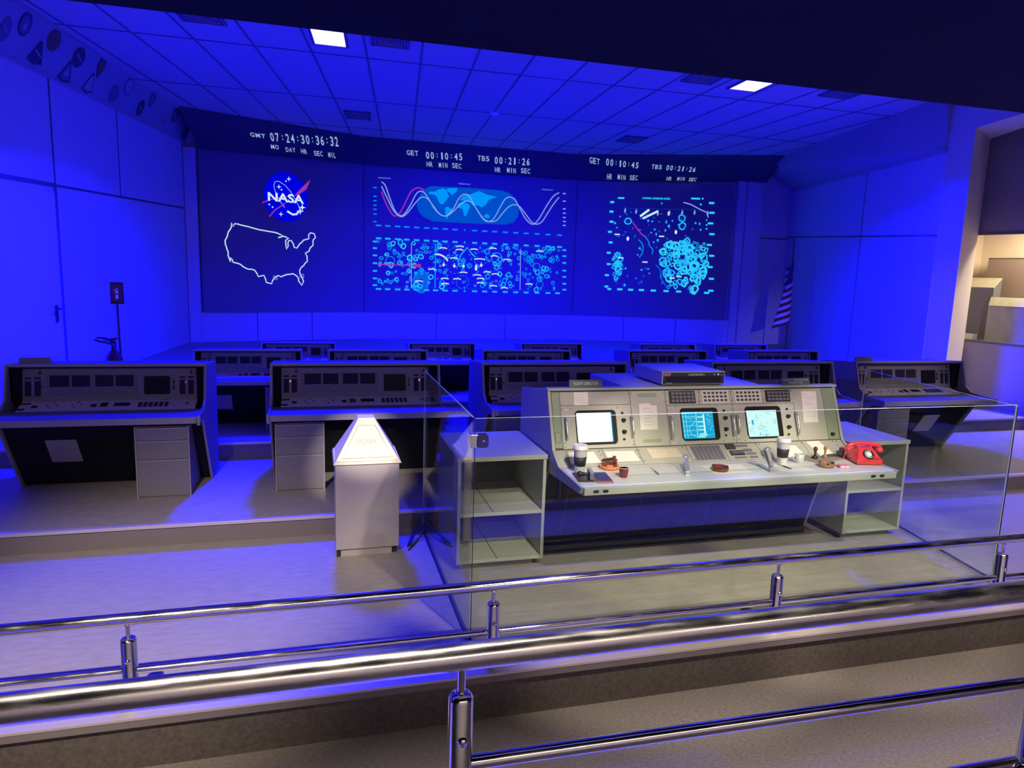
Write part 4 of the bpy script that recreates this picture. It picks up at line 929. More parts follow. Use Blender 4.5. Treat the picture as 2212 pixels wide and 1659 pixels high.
paper(UF, [(2.122, .300), (2.20, .303), (2.257, .286), (2.247, .118), (2.117, .118)], .003, PAPER, 'white sheet with a curled top corner between left and middle screens', 6, True)
paper(UF, [(3.438, .368), (3.567, .366), (3.550, .135), (3.424, .135)], .003, PAPER, 'tall blank sheet taped on the rightmost panel', 4)
paper(SFc, [(1.576, .132), (1.755, .128), (1.775, .030), (1.567, .030)], .003, PAPER, 'pale sheet on the slope behind the left coffee cup', 3)
paper(SFc, [(1.832, .128), (2.038, .122), (2.058, .032), (1.838, .034)], .003, PAPER, 'pale ruled sheet on the slope below the left white screen', 5)
paper(SFc, [(2.140, .138), (2.366, .132), (2.380, .052), (2.150, .048)], .003, PAPER2, 'folded manila sheet on the slope left of the louvers', 0)
paper(SFc, [(3.195, .118), (3.305, .112), (3.333, .014), (3.17, .006)], .003, PAPER, 'pale sheet on the slope behind the right coffee cup', 3)
paper(SFc, [(3.414, .148), (3.525, .150), (3.570, .022), (3.450, .006)], .003, PAPER, 'long sheet on the slope behind the rubber stamps', 4)
DF = Frame((0, 0, 0.727), (1, 0, 0), (0, 1, 0))
paper(DF, [(2.43, 4.03), (2.74, 4.02), (2.70, 3.83), (2.43, 3.838)], .0008, WHITE, 'white sheet lying under the brown ashtray at the middle of the desk', 0)
paper(DF, [(2.86, 3.99), (3.12, 3.97), (3.16, 3.80), (2.90, 3.81)], .0008, WHITE, 'white sheet lying under the pen beside the right coffee cup', 0)

# tent signs
def tent(x0, x1, y, z, lines, label, m=SIGNG, h=.045, txt=True):
    mb = MB(); mb.prism([(y, z), (y + .012, z + h), (y + .018, z + h), (y + .05, z)], x0, x1, m); t = mb.build('tent_sign', bevel=.0015); tag(t, label, 'sign', 'tent signs on console tops')
    F = Frame((x0, y, z), (1, 0, 0), (0, .012, h)); mb = MB(); n = len(lines); w_ = x1 - x0
    for k, s in enumerate(lines):
        lh = h * (.40 if n == 1 else .30); v = h * .32 if n == 1 else h * (.56 - .42 * k)
        wd = w_ * (.74 if n == 1 else (.86 if k == 0 else .5)); text_into(mb, s, F, (w_ - wd) / 2, v, wd, lh, .0012, LETTER, offset=.012)
    if lines: mb.build('lettering', parent=t)
tent(1.630, 1.868, 4.40, 1.203, ['FLIGHT DIRECTOR'], 'grey tent sign reading flight director on the left of the console top', h=.050)
tent(3.285, 3.53, 4.40, 1.203, ['FLIGHT OPERATIONS', 'DIRECTOR'], 'grey tent sign with two lines of letters on the right of the console top', h=.048)
# countdown display box
t = thing('countdown_box', 'flat grey box with a dark front panel standing on the console', 'display box')
BXP = mat('countdown_casing', (0.36, 0.36, 0.40), 0.5)
mb = MB(); mb.box(2.317, 2.812, 4.41, 4.86, 1.212, 1.303, BXP); mb.build('casing', parent=t, bevel=.003)
for x in (2.35, 2.78):
    for y in (4.45, 4.8): mb = MB(); mb.lathe((x, y, 1.203), [(.012, 0), (.012, .01)], DARKP, 10); mb.build('foot', parent=t)
F = Frame((2.317, 4.41, 1.212), (1, 0, 0), (0, 0, 1))
mb = MB(); mb.slab(F, .008, .487, .006, .085, 0, .004, DARKP); fp = mb.build('front_panel', parent=t)
mb = MB(); mb.slab(F, .03, .46, .018, .058, .004, .006, CRT); mb.build('display_window', parent=fp)
mb = MB(); mb.slab(F, .010, .062, .062, .082, .004, .006, PADRED); mb.build('red_plate', parent=fp)
mb = MB(); text_into(mb, 'COUNTDOWN 1', F, .20, .064, .13, .013, .0065, LETTER); mb.build('lettering', parent=fp)
mb = MB(); mb.disc(F, .438, .071, .007, .0065, LETTER, 12); mb.slab(F, .40, .415, .069, .073, .004, .006, LETTER); mb.slab(F, .455, .478, .066, .07, .004, .006, METAL); mb.build('indicator', parent=fp)
mb = MB(); mb.slab(F, .03, .08, .009, .013, .004, .006, METAL); mb.build('maker_plate', parent=fp)

# ---------------------------------------------------------------- open cabinets either side
def cabinet(x0, x1, y0, y1, label, seam):
    t = thing('open_cabinet', label, 'cabinet', ((x0 + x1) / 2, y0, 0), group='open shelf cabinets flanking the console')
    ox, oy = (x0 + x1) / 2, y0
    def B(name, a, m, bev=.002, **k): mb = MB(); mb.box(a[0] - ox, a[1] - ox, a[2] - oy, a[3] - oy, a[4], a[5], m); return mb.build(name, parent=t, bevel=bev, **k)
    B('top_board', (x0 - .006, x1 + .006, y0 - .006, y1, .745, .775), CABIN)
    B('side_panel', (x0, x0 + .022, y0, y1, 0.05, .745), CABIN); B('side_panel', (x1 - .022, x1, y0, y1, 0.05, .745), CABIN)
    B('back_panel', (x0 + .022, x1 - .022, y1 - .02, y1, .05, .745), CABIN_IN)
    s = B('shelf', (x0 + .022, x1 - .022, y0 + .004, y1 - .02, .372, .396), CABIN)
    b = B('bottom_board', (x0 + .022, x1 - .022, y0 + .004, y1 - .02, .052, .075), CABIN)
    B('toe_kick', (x0 + .03, x1 - .06, y0 + .05, y1 - .05, 0, .05), GREYM)
    mb = MB()
    if seam:
        mb.box(seam - .003 - ox, seam + .003 - ox, .004, y1 - .03 - oy, .396, .3968, SEAM); mb.box(seam + .03 - ox, seam + .036 - ox, .004, y1 - .03 - oy, .075, .0758, SEAM); mb.build('board_seam', parent=t)
    return t
cabinet(0.856, 1.452, 4.29, 5.0, 'open grey shelf cabinet left of the console, cut by the glass corner', 1.10)
cabinet(3.862, 4.395, 4.29, 4.98, 'open grey shelf cabinet right of the console, behind the red telephone', None)

# ---------------------------------------------------------------- things on the desk
Z = 0.727
def coffee(x, y, label, tilt=0.0):
    t = thing('coffee_cup', label, 'cup', (x, y, Z), group='tall paper coffee cups on the desk')
    mb = MB(); mb.lathe((0, 0, 0), [(.030, 0), (.031, .002), (.042, .150), (.044, .153)], WHITE, 32); mb.build('body', parent=t)
    mb = MB(); mb.lathe((0, 0, 0), [(.0346, .045), (.0352, .045), (.0408, .105), (.0398, .105)], SLEEVE, 32); mb.build('sleeve', parent=t)
    mb = MB(); mb.lathe((0, 0, 0), [(.044, .148), (.0475, .150), (.0475, .158), (.045, .161), (.0435, .176), (.041, .179), (.038, .176), (.0, .175)], WHITE, 32); mb.build('lid', parent=t)
coffee(1.578, 4.012, 'tall white coffee cup with dark sleeve on the left of the desk')
coffee(3.045, 4.00, 'tall white coffee cup with dark sleeve beside the upright stapler')
# orange ashtray with pipe rack
t = thing('pipe_ashtray', 'round orange ashtray with a brown pipe rack near the left cup', 'ashtray', (1.805, 4.07, Z))
mb = MB(); mb.lathe((0, 0, 0), [(.050, 0), (.062, .004), (.066, .020), (.060, .024), (.050, .012), (0, .010)], ORANGE, 32); mb.build('bowl', parent=t)
mb = MB()
for a in (-.035, .035): mb.box(a - .004, a + .004, -.03, .03, .012, .052, BROWNG)
mb.tube((-.045, -.012, .050), (.05, -.006, .056), .006, BROWNG); mb.tube((-.05, .016, .048), (.045, .022, .053), .006, BROWNG)
mb.build('pipe_rack', parent=t)
mb = MB(); mb.path([(-.05, .0, .060), (-.01, .004, .064), (.03, .010, .060)], [.004, .005, .009], WOODD); mb.lathe((.036, .012, .05), [(.008, 0), (.012, .012), (.012, .026), (.008, .026)], BROWNG, 14); mb.build('pipe', parent=t)
# stamp pad, tray and hand stamp
t = thing('stamp_pad', 'open stamp pad with blue ink and red tin edge at the left desk corner', 'stamp pad', (1.665, 3.865, Z), math.radians(-9))
mb = MB(); mb.box(-.052, .052, -.098, .098, 0, .010, PADRED); mb.build('tin', parent=t, bevel=.002)
mb = MB(); mb.box(-.044, .044, -.088, .088, .010, .013, PADBLUE); mb.build('ink_surface', parent=t)
t = thing('stamp_tray', 'dull brown pad lid lying open beside the blue stamp pad', 'lid', (1.553, 3.895, Z), math.radians(-8))
mb = MB(); mb.box(-.046, .054, -.09, .09, 0, .004, WOODD); mb.box(-.046, .054, -.09, -.086, .004, .008, WOODD); mb.box(-.046, .054, .086, .09, .004, .008, WOODD); mb.build('plate', parent=t)
t = thing('hand_stamp', 'dark hand stamp lying on its side on the brown pad lid', 'rubber stamp', (1.56, 3.87, Z + .009), math.radians(-12))
mb = MB(); mb.box(.020, .045, -.055, .062, 0, .045, GREYM); mb.build('stamp_plate', parent=t, bevel=.003)
mb = MB(); F = Frame((.02, 0, .022), (0, 1, 0), (0, 0, 1), (-1, 0, 0)); mb.lathe(None, [(.012, 0), (.009, .018), (.013, .038), (.019, .055), (.013, .068), (0, .071)], DARKP, 16, F=F); mb.build('handle', parent=t)
# red cup
mb = MB(); mb.lathe((0, 0, 0), [(.021, 0), (.0235, .004), (.0305, .060)], MAROON, 28); mb.lathe((0, 0, 0), [(.0308, .060), (.0315, .063), (.0295, .063), (.0285, .058), (.022, .010), (0, .009)], WHITE, 28)
t = tag(mb.build('plastic_cup', origin=(0, 0, 0)), 'small maroon cup with white rim between stamp pad and pen', 'cup'); t.location = (1.812, 3.866, Z)
def pen(a, b, label, m1=DARKP, m2=METAL):
    a = Vector((*a, Z + .005)); b = Vector((*b, Z + .005)); t = thing('pen', label, 'pen'); m = (a + b) / 2
    mb = MB(); mb.tube(a, m, .0015, METAL, 10, r1=.0048); mb.tube(m, m + (b - m) * .1, .005, METAL, 10); mb.build('tip_half', parent=t)
    mb = MB(); mb.tube(m + (b - m) * .1, b, .0048, m1, 10, r1=.004); mb.build('barrel', parent=t)
pen((2.079, 4.03), (2.056, 3.875), 'thin pen lying alone right of the maroon cup', GREYM)
pen((2.985, 4.0), (3.003, 3.845), 'dark pen lying in front of the right coffee cup', PADBLUE)
# staplers
def stapler(x, y, rz, label, upright):
    t = thing('stapler', label, 'stapler', (x, y, Z), rz, group='chrome staplers on the desk')
    mb = MB(); mb.box(-.095, .095, -.019, .019, 0, .008, STAPM); mb.build('base', parent=t, bevel=.004)
    mb = MB(); a = math.radians(8 if not upright else 38); c = Vector((.075, 0, .018))
    F = Frame(c, (-math.cos(a), 0, math.sin(a)), (0, 1, 0))
    mb.slab(F, -.01, .165 if not upright else .12, -.010, .010, -.003, .012, STAPM); mb.build('magazine', parent=t, bevel=.003)
    mb = MB(); a2 = a + math.radians(10); F = Frame(c + Vector((0, 0, .006)), (-math.cos(a2), 0, math.sin(a2)), (0, 1, 0), (math.sin(a2), 0, math.cos(a2)))
    mb.slab(F, .01, .15 if not upright else .125, -.013, .013, .006, .017, STAPM); mb.build('arm', parent=t, bevel=.005)
    mb = MB(); F2 = Frame(F.p(.16 if not upright else .13, 0, .005), F.U, F.V, F.N); mb.lathe(None, [(.018, 0), (.021, .006), (.019, .014), (0, .017)], STAPM, 20, F=F2); mb.build('strike_cap', parent=t)
    mb = MB(); mb.box(.055, .085, -.014, .014, .008, .03, STAPM); mb.build('hinge', parent=t, bevel=.003)
stapler(2.265, 3.905, math.radians(248), 'chrome stapler lying diagonally in the middle left of the desk', False)
stapler(2.85, 3.90, math.radians(262), 'chrome stapler with raised arm left of the right coffee cup', True)
def bowl_ash(x, y, r, label, m, sy=1.0, butt=False):
    t = thing('ashtray', label, 'ashtray', (x, y, Z))
    mb = MB(); mb.lathe((0, 0, 0), [(r * .72, 0), (r * .98, .006), (r, .022), (r * .93, .030), (r * .84, .026), (r * .78, .010), (0, .008)], m, 32, sy=sy); mb.build('bowl', parent=t)
    mb = MB()
    for k in range(3): a = k * 2.1; mb.box(math.cos(a) * r * .9 - .006, math.cos(a) * r * .9 + .006, math.sin(a) * r * .9 * sy - .006, math.sin(a) * r * .9 * sy + .006, .024, .031, DARKP)
    mb.build('rest_notch', parent=t)
    return t
bowl_ash(2.507, 3.902, .056, 'glossy dark brown ashtray at the middle of the desk', BROWNG)
bowl_ash(3.300, 3.872, .056, 'amber glass ashtray in front of the rubber stamps', AMBER, .9)
# mug
t = thing('coffee_mug', 'small pale grey mug between the right coffee cup and the stamps', 'mug', (3.180, 4.0, Z))
mb = MB(); mb.lathe((0, 0, 0), [(.024, 0), (.029, .006), (.032, .062), (.029, .062), (.026, .012), (0, .010)], MUGG, 28); mb.build('body', parent=t)
mb = MB(); mb.path([(-.030, 0, .050), (-.046, .0, .046), (-.050, 0, .032), (-.044, 0, .020), (-.029, 0, .016)], .0045, MUGG); mb.build('handle', parent=t)
# rubber stamps and their tray
def stamp(x, y, m, m2, label, r=.020, lying=None):
    t = thing('rubber_stamp', label, 'rubber stamp', (x, y, Z + .013), group='wooden handled rubber stamps')
    mb = MB(); mb.lathe((0, 0, 0), [(r, 0), (r * 1.05, .006), (r * .95, .016), (r * .5, .022)], m2, 20); mb.build('stamp_foot', parent=t)
    mb = MB(); mb.lathe((0, 0, .02), [(r * .45, 0), (r * .35, .018), (r * .5, .034), (r * .75, .046), (r * .62, .060), (0, .066)], m, 20); mb.build('handle', parent=t)
mb = MB(); mb.prism([(3.25, 4.05), (3.30, 3.96), (3.40, 3.95), (3.56, 4.02), (3.55, 4.06), (3.36, 4.085), (3.29, 4.09)], .0, .012, mat('stamp_tray_grey', (.30, .26, .24), .5), F=DF)
tag(mb.build('stamp_rest', bevel=.003), 'flat grey brown tray under the rubber stamps', 'tray')
stamp(3.335, 4.035, WOODD, DARKP, 'rubber stamp with a dark wooden handle')
stamp(3.425, 4.045, WOODL, WOODL, 'rubber stamp with a light wooden handle', .017)
t = thing('folding_stand', 'dark brown angled stand at the left of the red telephone', 'stand', (3.565, 4.095, Z), math.radians(-14))
mb = MB(); mb.box(-.06, .09, -.035, .035, 0, .012, WOODD); mb.build('base', parent=t, bevel=.003)
mb = MB(); mb.hexa([(.02, -.03, .012), (.035, -.03, .012), (.035, .03, .012), (.02, .03, .012)], [(.035, -.03, .06), (.05, -.03, .06), (.05, .03, .06), (.035, .03, .06)], WOODD); mb.box(.03, .07, -.03, .03, .055, .062, WOODD); mb.build('backrest', parent=t)
mb = MB(); mb.box(-.032, .032, -.024, .024, 0, .020, PINK); t = tag(mb.build('small_box', bevel=.003), 'small pink and violet box in front of the red telephone', 'box'); t.location = (3.40, 3.835, Z); t.rotation_euler.z = math.radians(-10)
e = MB(); e.box(-.026, .0, -.0255, -.024, .005, .014, WHITE); e.box(.006, .028, -.0255, -.024, .005, .014, WHITE); e.build('label_patch', parent=t)
# red telephone
t = thing('telephone', 'red rotary telephone on the right end of the desk', 'telephone', (3.655, 3.925, Z), math.radians(-14))
mb = MB()
def section(w_, y0, y1, z): return [(-w_, y0, z), (w_, y0, z), (w_, y1, z), (-w_, y1, z)]
lv = [section(.088, -.075, .085, .004), section(.090, -.078, .088, .030), section(.080, -.062, .080, .046), section(.060, -.020, .066, .085), section(.052, .004, .058, .102), section(.048, .008, .054, .106)]
vs = [p for L_ in lv for p in L_]; fs = [(3, 2, 1, 0), (20, 21, 22, 23)]
for i in range(5):
    for k in range(4): fs.append((i * 4 + k, i * 4 + (k + 1) % 4, i * 4 + 4 + (k + 1) % 4, i * 4 + 4 + k))
mb.add(vs, fs, RED, True); bd = mb.build('body', parent=t, bevel=.008, seg=3)
mb = MB()
for x in (-.07, .07):
    for y in (-.055, .07): mb.lathe((x, y, 0), [(.008, 0), (.008, .006)], DARKP, 10)
mb.build('feet', parent=t)
FD = Frame((0, -.044, .068), (1, 0, 0), (0, .042, .045))
mb = MB(); mb.lathe(None, [(.036, 0), (.037, .004), (.032, .007), (0, .007)], DARKP, 32, F=FD); dl = mb.build('dial', parent=t)
mb = MB(); mb.lathe(None, [(.020, .007), (.019, .0085), (0, .009)], WHITE, 24, F=FD); mb.build('dial_card', parent=dl)
mb = MB()
for k in range(10):
    a = math.radians(60 + k * 28); mb.lathe(None, [(.0042, .0072), (.0042, .0082), (0, .0083)], WHITE, 10, F=Frame(FD.p(math.cos(a) * .0265, math.sin(a) * .0265, 0), FD.U, FD.V, FD.N))
mb.build('finger_holes', parent=dl)
mb = MB(); mb.path([(-.118, .030, .088), (-.108, .030, .108), (-.085, .032, .120), (-.04, .032, .128), (.0, .032, .130), (.04, .032, .128), (.085, .032, .120), (.108, .030, .108), (.118, .030, .088)], [.014, .017, .015, .013, .0125, .013, .015, .017, .014], RED, 16)
for x in (-.112, .112): mb.lathe((x * .98, .026, .070), [(.016, 0), (.026, .004), (.027, .018), (.020, .030), (.010, .036)], RED, 24)
mb.build('handset', parent=t)
mb = MB()
for x in (-.045, .045): mb.box(x - .010, x + .010, .018, .044, .104, .120, RED)
mb.build('cradle', parent=t, bevel=.003)
mb = MB(); P = []
for k in range(60):
    s = k / 59; cx_ = -.105 - .015 * math.sin(s * 3.1); P.append((cx_ + .006 * math.cos(k * 1.5), .03 + .05 * s + .006 * math.sin(k * 1.5), max(.008, .068 - .09 * s)))
mb.path(P, .0022, RED, 6); mb.build('cord', parent=t)

# ================================================================ ROW CONSOLES
RW = 1.42
def row_console(name, label, ped_left, plate=None):
    t = thing(name, label, 'console', group='operator consoles in tiered rows')
    prof = [(.455, 1.0), (1.0, .955), (1.0, 0), (.60, 0), (.22, .585), (.012, .600), (0, .655), (.30, .675), (.375, .735)]
    for a, b in ((0, .022), (RW - .022, RW)):
        mb = MB(); mb.prism(prof, a, b, RCBODY); mb.build('side_panel', parent=t, bevel=.003, seg=1)
    mb = MB(); mb.box(0.022, RW - .022, .97, .998, .0, .95, RCBODY); mb.prism([(.455, .982), (.455, 1.0), (1.0, .955), (1.0, .937)], .022, RW - .022, RCBODY); mb.build('housing', parent=t)
    mb = MB(); mb.box(.0, RW, .452, .462, .978, 1.002, RCEDGE)
    for a in (0, RW - .016): mb.prism([(.452, 1.0), (.375, .735), (.295, .678), (.305, .672), (.388, .730), (.464, 1.0)], a, a + .016, RCEDGE)
    for a in (0, RW - .014): mb.prism([(.60, 0), (.22, .585), (.205, .585), (.585, 0)], a, a + .014, RCEDGE)
    mb.build('front_trim', parent=t)
    # recess
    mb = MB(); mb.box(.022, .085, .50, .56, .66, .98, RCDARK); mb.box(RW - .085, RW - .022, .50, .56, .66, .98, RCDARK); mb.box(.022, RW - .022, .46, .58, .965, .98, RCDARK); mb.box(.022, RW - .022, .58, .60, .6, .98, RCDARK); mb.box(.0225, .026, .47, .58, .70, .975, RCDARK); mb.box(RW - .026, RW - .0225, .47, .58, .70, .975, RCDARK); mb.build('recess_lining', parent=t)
    U1 = Frame((.085, .505, .700), (1, 0, 0), (0, .045, .255)); LU_ = .259
    S1 = Frame((.085, .350, .652), (1, 0, 0), (0, .155, .048)); LS_ = .162
    PW = RW - .17
    mb = MB(); mb.slab(U1, 0, PW, 0, LU_, -.01, 0, RCPANEL); up = mb.build('instrument_panel', parent=t)
    mb = MB(); mb.slab(S1, 0, PW, 0, LS_, -.01, 0, RCSLOPE); sp = mb.build('control_panel', parent=t)
    def ux(p): return (p - 145) / 1805 * PW
    def vy(p): return (600 - p) / 370 * LU_
    # display bay of four windows with little pulls
    mb = MB(); mb.slab(U1, ux(385), ux(1305), vy(530), vy(305), 0, .006, RCBODY); bay = mb.build('display_bay', parent=t, bevel=.002, seg=1)
    for a, b in ((415, 610), (635, 820), (875, 1060), (1085, 1270)):
        mb = MB(); mb.slab(U1, ux(a), ux(b), vy(440), vy(312), .006, .008, RCWIN); mb.build('window', parent=bay)
    for a in (570, 780, 1020, 1233):
        mb = MB(); u = ux(a); v = vy(487); mb.path([U1.p(u - .022, v + .004, .006), U1.p(u - .018, v - .002, .016), U1.p(u + .018, v - .002, .016), U1.p(u + .022, v + .004, .006)], .0025, METAL, 6); mb.build('pull', parent=bay)
    mb = MB()
    o_ = rrect(ux(1380), ux(1655), vy(535), vy(325), .012, 3); mb.prism(o_, 0, .008, CRT, F=U1); mb.build('monitor', parent=t)
    for base in (170, 1758):
        mb = MB()
        for k in (0, 92 if base > 1000 else 95):
            mb.slab(U1, ux(base + k), ux(base + k + 62), vy(540), vy(372), 0, .004, RCWIN); mb.slab(U1, ux(base + k), ux(base + k + 62), vy(350), vy(330), 0, .004, RCWIN)
        mb.build('indicator_strip', parent=t)
        mb = MB(); u = ux(base + (78 if base < 1000 else 68)); mb.slab(U1, u - .006, u + .006, vy(415), vy(385), 0, .010, METAL); mb.build('toggle', parent=t)
    for u, v in ((318, 285), (1887, 285), (1695, 400), (1695, 465), (348, 466)):
        mb = MB(); mb.lathe(None, [(.010, 0), (.008, .014), (0, .015)], DARKP if u != 348 else METAL, 10, F=Frame(U1.p(ux(u), vy(v), 0), U1.U, U1.V, U1.N)); mb.slab(U1, ux(u) - .004, ux(u) + .004, vy(v) + .004, vy(v) + .028, .0, .006, DARKP); mb.build('knob', parent=t)
    def sy_(p): return (700 - p) / 110 * LS_
    mb = MB()
    for a, b, c, d in ((130, 245, 612, 622), (128, 220, 672, 686), (270, 325, 640, 662), (855, 910, 632, 660), (1085, 1250, 622, 655)): mb.slab(S1, ux(a), ux(b), sy_(d), sy_(c), 0, .004, RCWIN)
    mb.build('dark_insert', parent=t)
    mb = MB()
    for i in range(5):
        for j in range(4): mb.slab(S1, ux(950 + i * 15), ux(961 + i * 15), sy_(660 - j * 11), sy_(652 - j * 11), 0, .005, RCWIN)
    mb.build('keypad', parent=t)
    for i in range(6):
        mb = MB()
        for j in range(3): mb.slab(S1, ux(1340 + i * 55), ux(1378 + i * 55), sy_(670 - j * 19), sy_(659 - j * 19), 0, .007, BTN)
        mb.build('button_column', parent=t)
    mb = MB()
    for u, v in ((460, 666), (420, 640), (515, 640), (480, 608), (660, 636), (752, 634), (698, 664), (715, 606), (1615, 590)): mb.lathe(None, [(.006, 0), (.005, .006), (0, .006)], DARKP, 8, F=Frame(S1.p(ux(u), sy_(v), 0), S1.U, S1.V, S1.N))
    mb.slab(S1, ux(1850), ux(1868), sy_(645), sy_(628), 0, .004, BTN)
    mb.build('small_controls', parent=t)
    mb = MB(); mb.slab(S1, ux(1828), ux(1842), sy_(642), sy_(626), 0, .005, RED); mb.build('red_button', parent=t)
    # desk
    mb = MB(); mb.box(.022, RW - .022, .012, .36, .625, .650, RCBODY); mb.build('desk_top', parent=t, bevel=.002, seg=1)
    mb = MB(); mb.box(.022, RW - .022, .0, .014, .602, .652, RCEDGE); mb.build('front_edge', parent=t, bevel=.003, seg=1)
    for a in (-.006, RW - .018):
        mb = MB(); mb.box(a, a + .024, -.004, .02, .588, .662, RCEDGE); mb.build('corner_cap', parent=t, bevel=.003, seg=1)
    K = Frame((0, .60, 0.0), (1, 0, 0), (0, -.38, .60))
    mb = MB(); mb.slab(K, .022, RW - .022, 0, .70, -.03, -.012, RCKNEE); mb.build('knee_panel', parent=t)
    if plate:
        mb = MB(); mb.slab(K, plate, plate + .215, .255, .50, -.012, -.006, RCEDGE); mb.build('access_plate', parent=t, bevel=.004, seg=1)
    px = .05 if ped_left else RW - .475
    mb = MB(); mb.box(px, px + .375, .135, .60, .0, .56, RCBODY); pd = mb.build('pedestal', parent=t)
    for e in (px - .004, px + .369): mb = MB(); mb.box(e, e + .010, .118, .14, 0, .562, RCEDGE); mb.build('pedestal_trim', parent=pd)
    for a, b in ((.012, .297), (.303, .446), (.452, .548)):
        mb = MB(); mb.box(px + .008, px + .367, .120, .137, a, b, RCBODY); mb.box(px + .008, px + .367, .117, .121, b - .007, b + .002, RCEDGE); mb.build('drawer', parent=pd)
    return t
protoR = row_console('operator_console', 'grey row console at the far left with pale access plate under its desk', False, plate=.27)
protoL = row_console('operator_console', 'grey row console with drawers on its left, behind the push bin', True)
protoP = row_console('operator_console', 'grey row console at the far right with pale access plate, in front of the pier', True, plate=.86)
def place(proto, x, y, z, sx=1.0, sz=1.0, label=None, first=False):
    o = proto if first else copy_tree(proto)
    o.location = (x, y, z); o.scale = (sx, (sx + sz) / 2, sz)
    if label: o['label'] = label
    return o
place(protoR, -2.292, 5.65, .15, first=True)
place(protoL, -.385, 5.65, .15, first=True)
place(protoP, 5.435, 5.65, .15, first=True)
place(protoL, 1.415, 5.65, .15, label='grey row console behind the flight director sign, third of the nearest row')
place(protoL, 3.735, 5.65, .15, label='grey row console half hidden behind the flight operations sign')
R2 = ((-1.204, 'blue lit second row console seen between the far left console and the push bin console'), (.105, 'second row console seen over the console behind the push bin'), (1.765, 'second row console seen over the third near console'),
      (3.53, 'second row console directly behind the countdown box'), (5.13, 'second row console with bright panel, above the flight operations sign'))
for x, lab in R2: place(protoR if x < -1 else protoL, x, 7.25, .307, .735, .79, lab)
R3 = ((-.635, 'small back row console, leftmost below the country outline'), (1.07, 'small back row console, second from left below the strip map'), (2.505, 'small back row console, third from left below the strip map'),
      (4.16, 'small back row console, fourth from left below the lunar chart'), (5.29, 'small back row console, rightmost below the lunar chart'))
for x, lab in R3: place(protoL, x, 8.34, .46, .59, .61, lab)

def plate(x0, x1, y, z, h, label):
    mb = MB(); mb.prism([(y, z), (y + .010, z + h), (y + .016, z + h), (y + .045, z)], x0, x1, RCBODY); t = mb.build('tent_sign', bevel=.0015); tag(t, label, 'sign', 'tent signs on console tops')
plate(-2.20, -1.985, 6.12, 1.151, .048, 'blank dark tent sign on top of the far left console')
plate(5.45, 5.66, 6.12, 1.151, .048, 'blank dark tent sign on top of the far right console')

# ================================================================ PUSH BIN
t = thing('litter_bin', 'white litter bin with a cream hopper lid reading push', 'litter bin', (.315, 4.87, 0))
mb = MB(); mb.box(-.212, .212, -.185, .20, .055, .655, BINB); mb.build('body', parent=t, bevel=.003)
mb = MB(); mb.box(-.205, .165, -.165, .18, 0, .055, BINB); mb.box(-.206, -.18, -.168, -.15, 0, .05, DARKP); mb.box(.166, .2, -.15, .18, 0, .05, DARKP); mb.build('plinth', parent=t)
LX, LY0, LY1 = .226, -.20, .215
mb = MB(); mb.hexa([(-LX, LY0, .652), (LX, LY0, .652), (LX, LY1, .652), (-LX, LY1, .652)], [(-LX + .008, LY0 + .006, .672), (LX - .008, LY0 + .006, .672), (LX - .008, LY1 - .006, .672), (-LX + .008, LY1 - .006, .672)], LIDW); mb.build('lid_rim', parent=t, bevel=.002)
b4 = [(-.212, -.188, .672), (.212, -.188, .672), (.212, .203, .672), (-.212, .203, .672)]; t4 = [(-.062, -.060, .925), (.062, -.060, .925), (.062, .075, .925), (-.062, .075, .925)]
mb = MB(); mb.hexa(b4, t4, LIDW); ld = mb.build('hopper_lid', parent=t, bevel=.004)
mb = MB(); mb.hexa([(-.066, -.066, .921), (.066, -.066, .921), (.066, .081, .921), (-.066, .081, .921)], [(-.056, -.052, .940), (.056, -.052, .940), (.056, .066, .940), (-.056, .066, .940)], LIDW); mb.build('lid_cap', parent=t, bevel=.002)
BF = Frame(Vector(b4[0]), (1, 0, 0), Vector(t4[0]) - Vector(b4[0]) - Vector((.15, 0, 0)))
SL_ = math.hypot(.128, .253)
mb = MB(); q = [(.045, .022), (.379, .022), (.268, SL_ - .035), (.156, SL_ - .035)]
mb.line(BF, q, .0034, .0012, SEAM, closed=True); mb.build('flap', parent=ld)
PUSHM = mat('embossed_letter_shadow', (0.30, 0.28, 0.24), .6)
mb = MB(); text_into(mb, 'PUSH', BF, .150, .118, .118, .034, .0012, PUSHM, offset=-.018); mb.build('lettering', parent=ld)

# cables on the floor behind the bin and a little junction box
t = thing('power_cables', 'tangle of black cables on the floor behind the push bin', 'cable')
for P in ([(.60, 4.78, .006), (.66, 4.95, .03), (.74, 5.06, .12), (.82, 5.2, .165), (.93, 5.3, .158)], [(.60, 4.72, .006), (.70, 4.90, .02), (.80, 5.05, .10), (.86, 5.14, .19), (.92, 5.22, .17), (.99, 5.2, .157)],
          [(.62, 4.80, .006), (.72, 5.02, .05), (.86, 5.10, .06), (1.0, 5.06, .03), (.95, 4.98, .006)], [(.80, 5.22, .158), (.87, 5.12, .13), (.96, 5.09, .08), (.99, 5.04, .006)]):
    mb = MB(); Q = []
    for i in range(len(P) - 1):
        for k in range(5):
            s = k / 5; a = Vector(P[max(0, i - 1)]); b = Vector(P[i]); c = Vector(P[i + 1]); d = Vector(P[min(len(P) - 1, i + 2)])
            Q.append(.5 * (2 * b + (c - a) * s + (2 * a - 5 * b + 4 * c - d) * s * s + (3 * b - a - 3 * c + d) * s ** 3))
    mb.path(Q + [P[-1]], .006, DARKP, 8); mb.build('cable', parent=t)

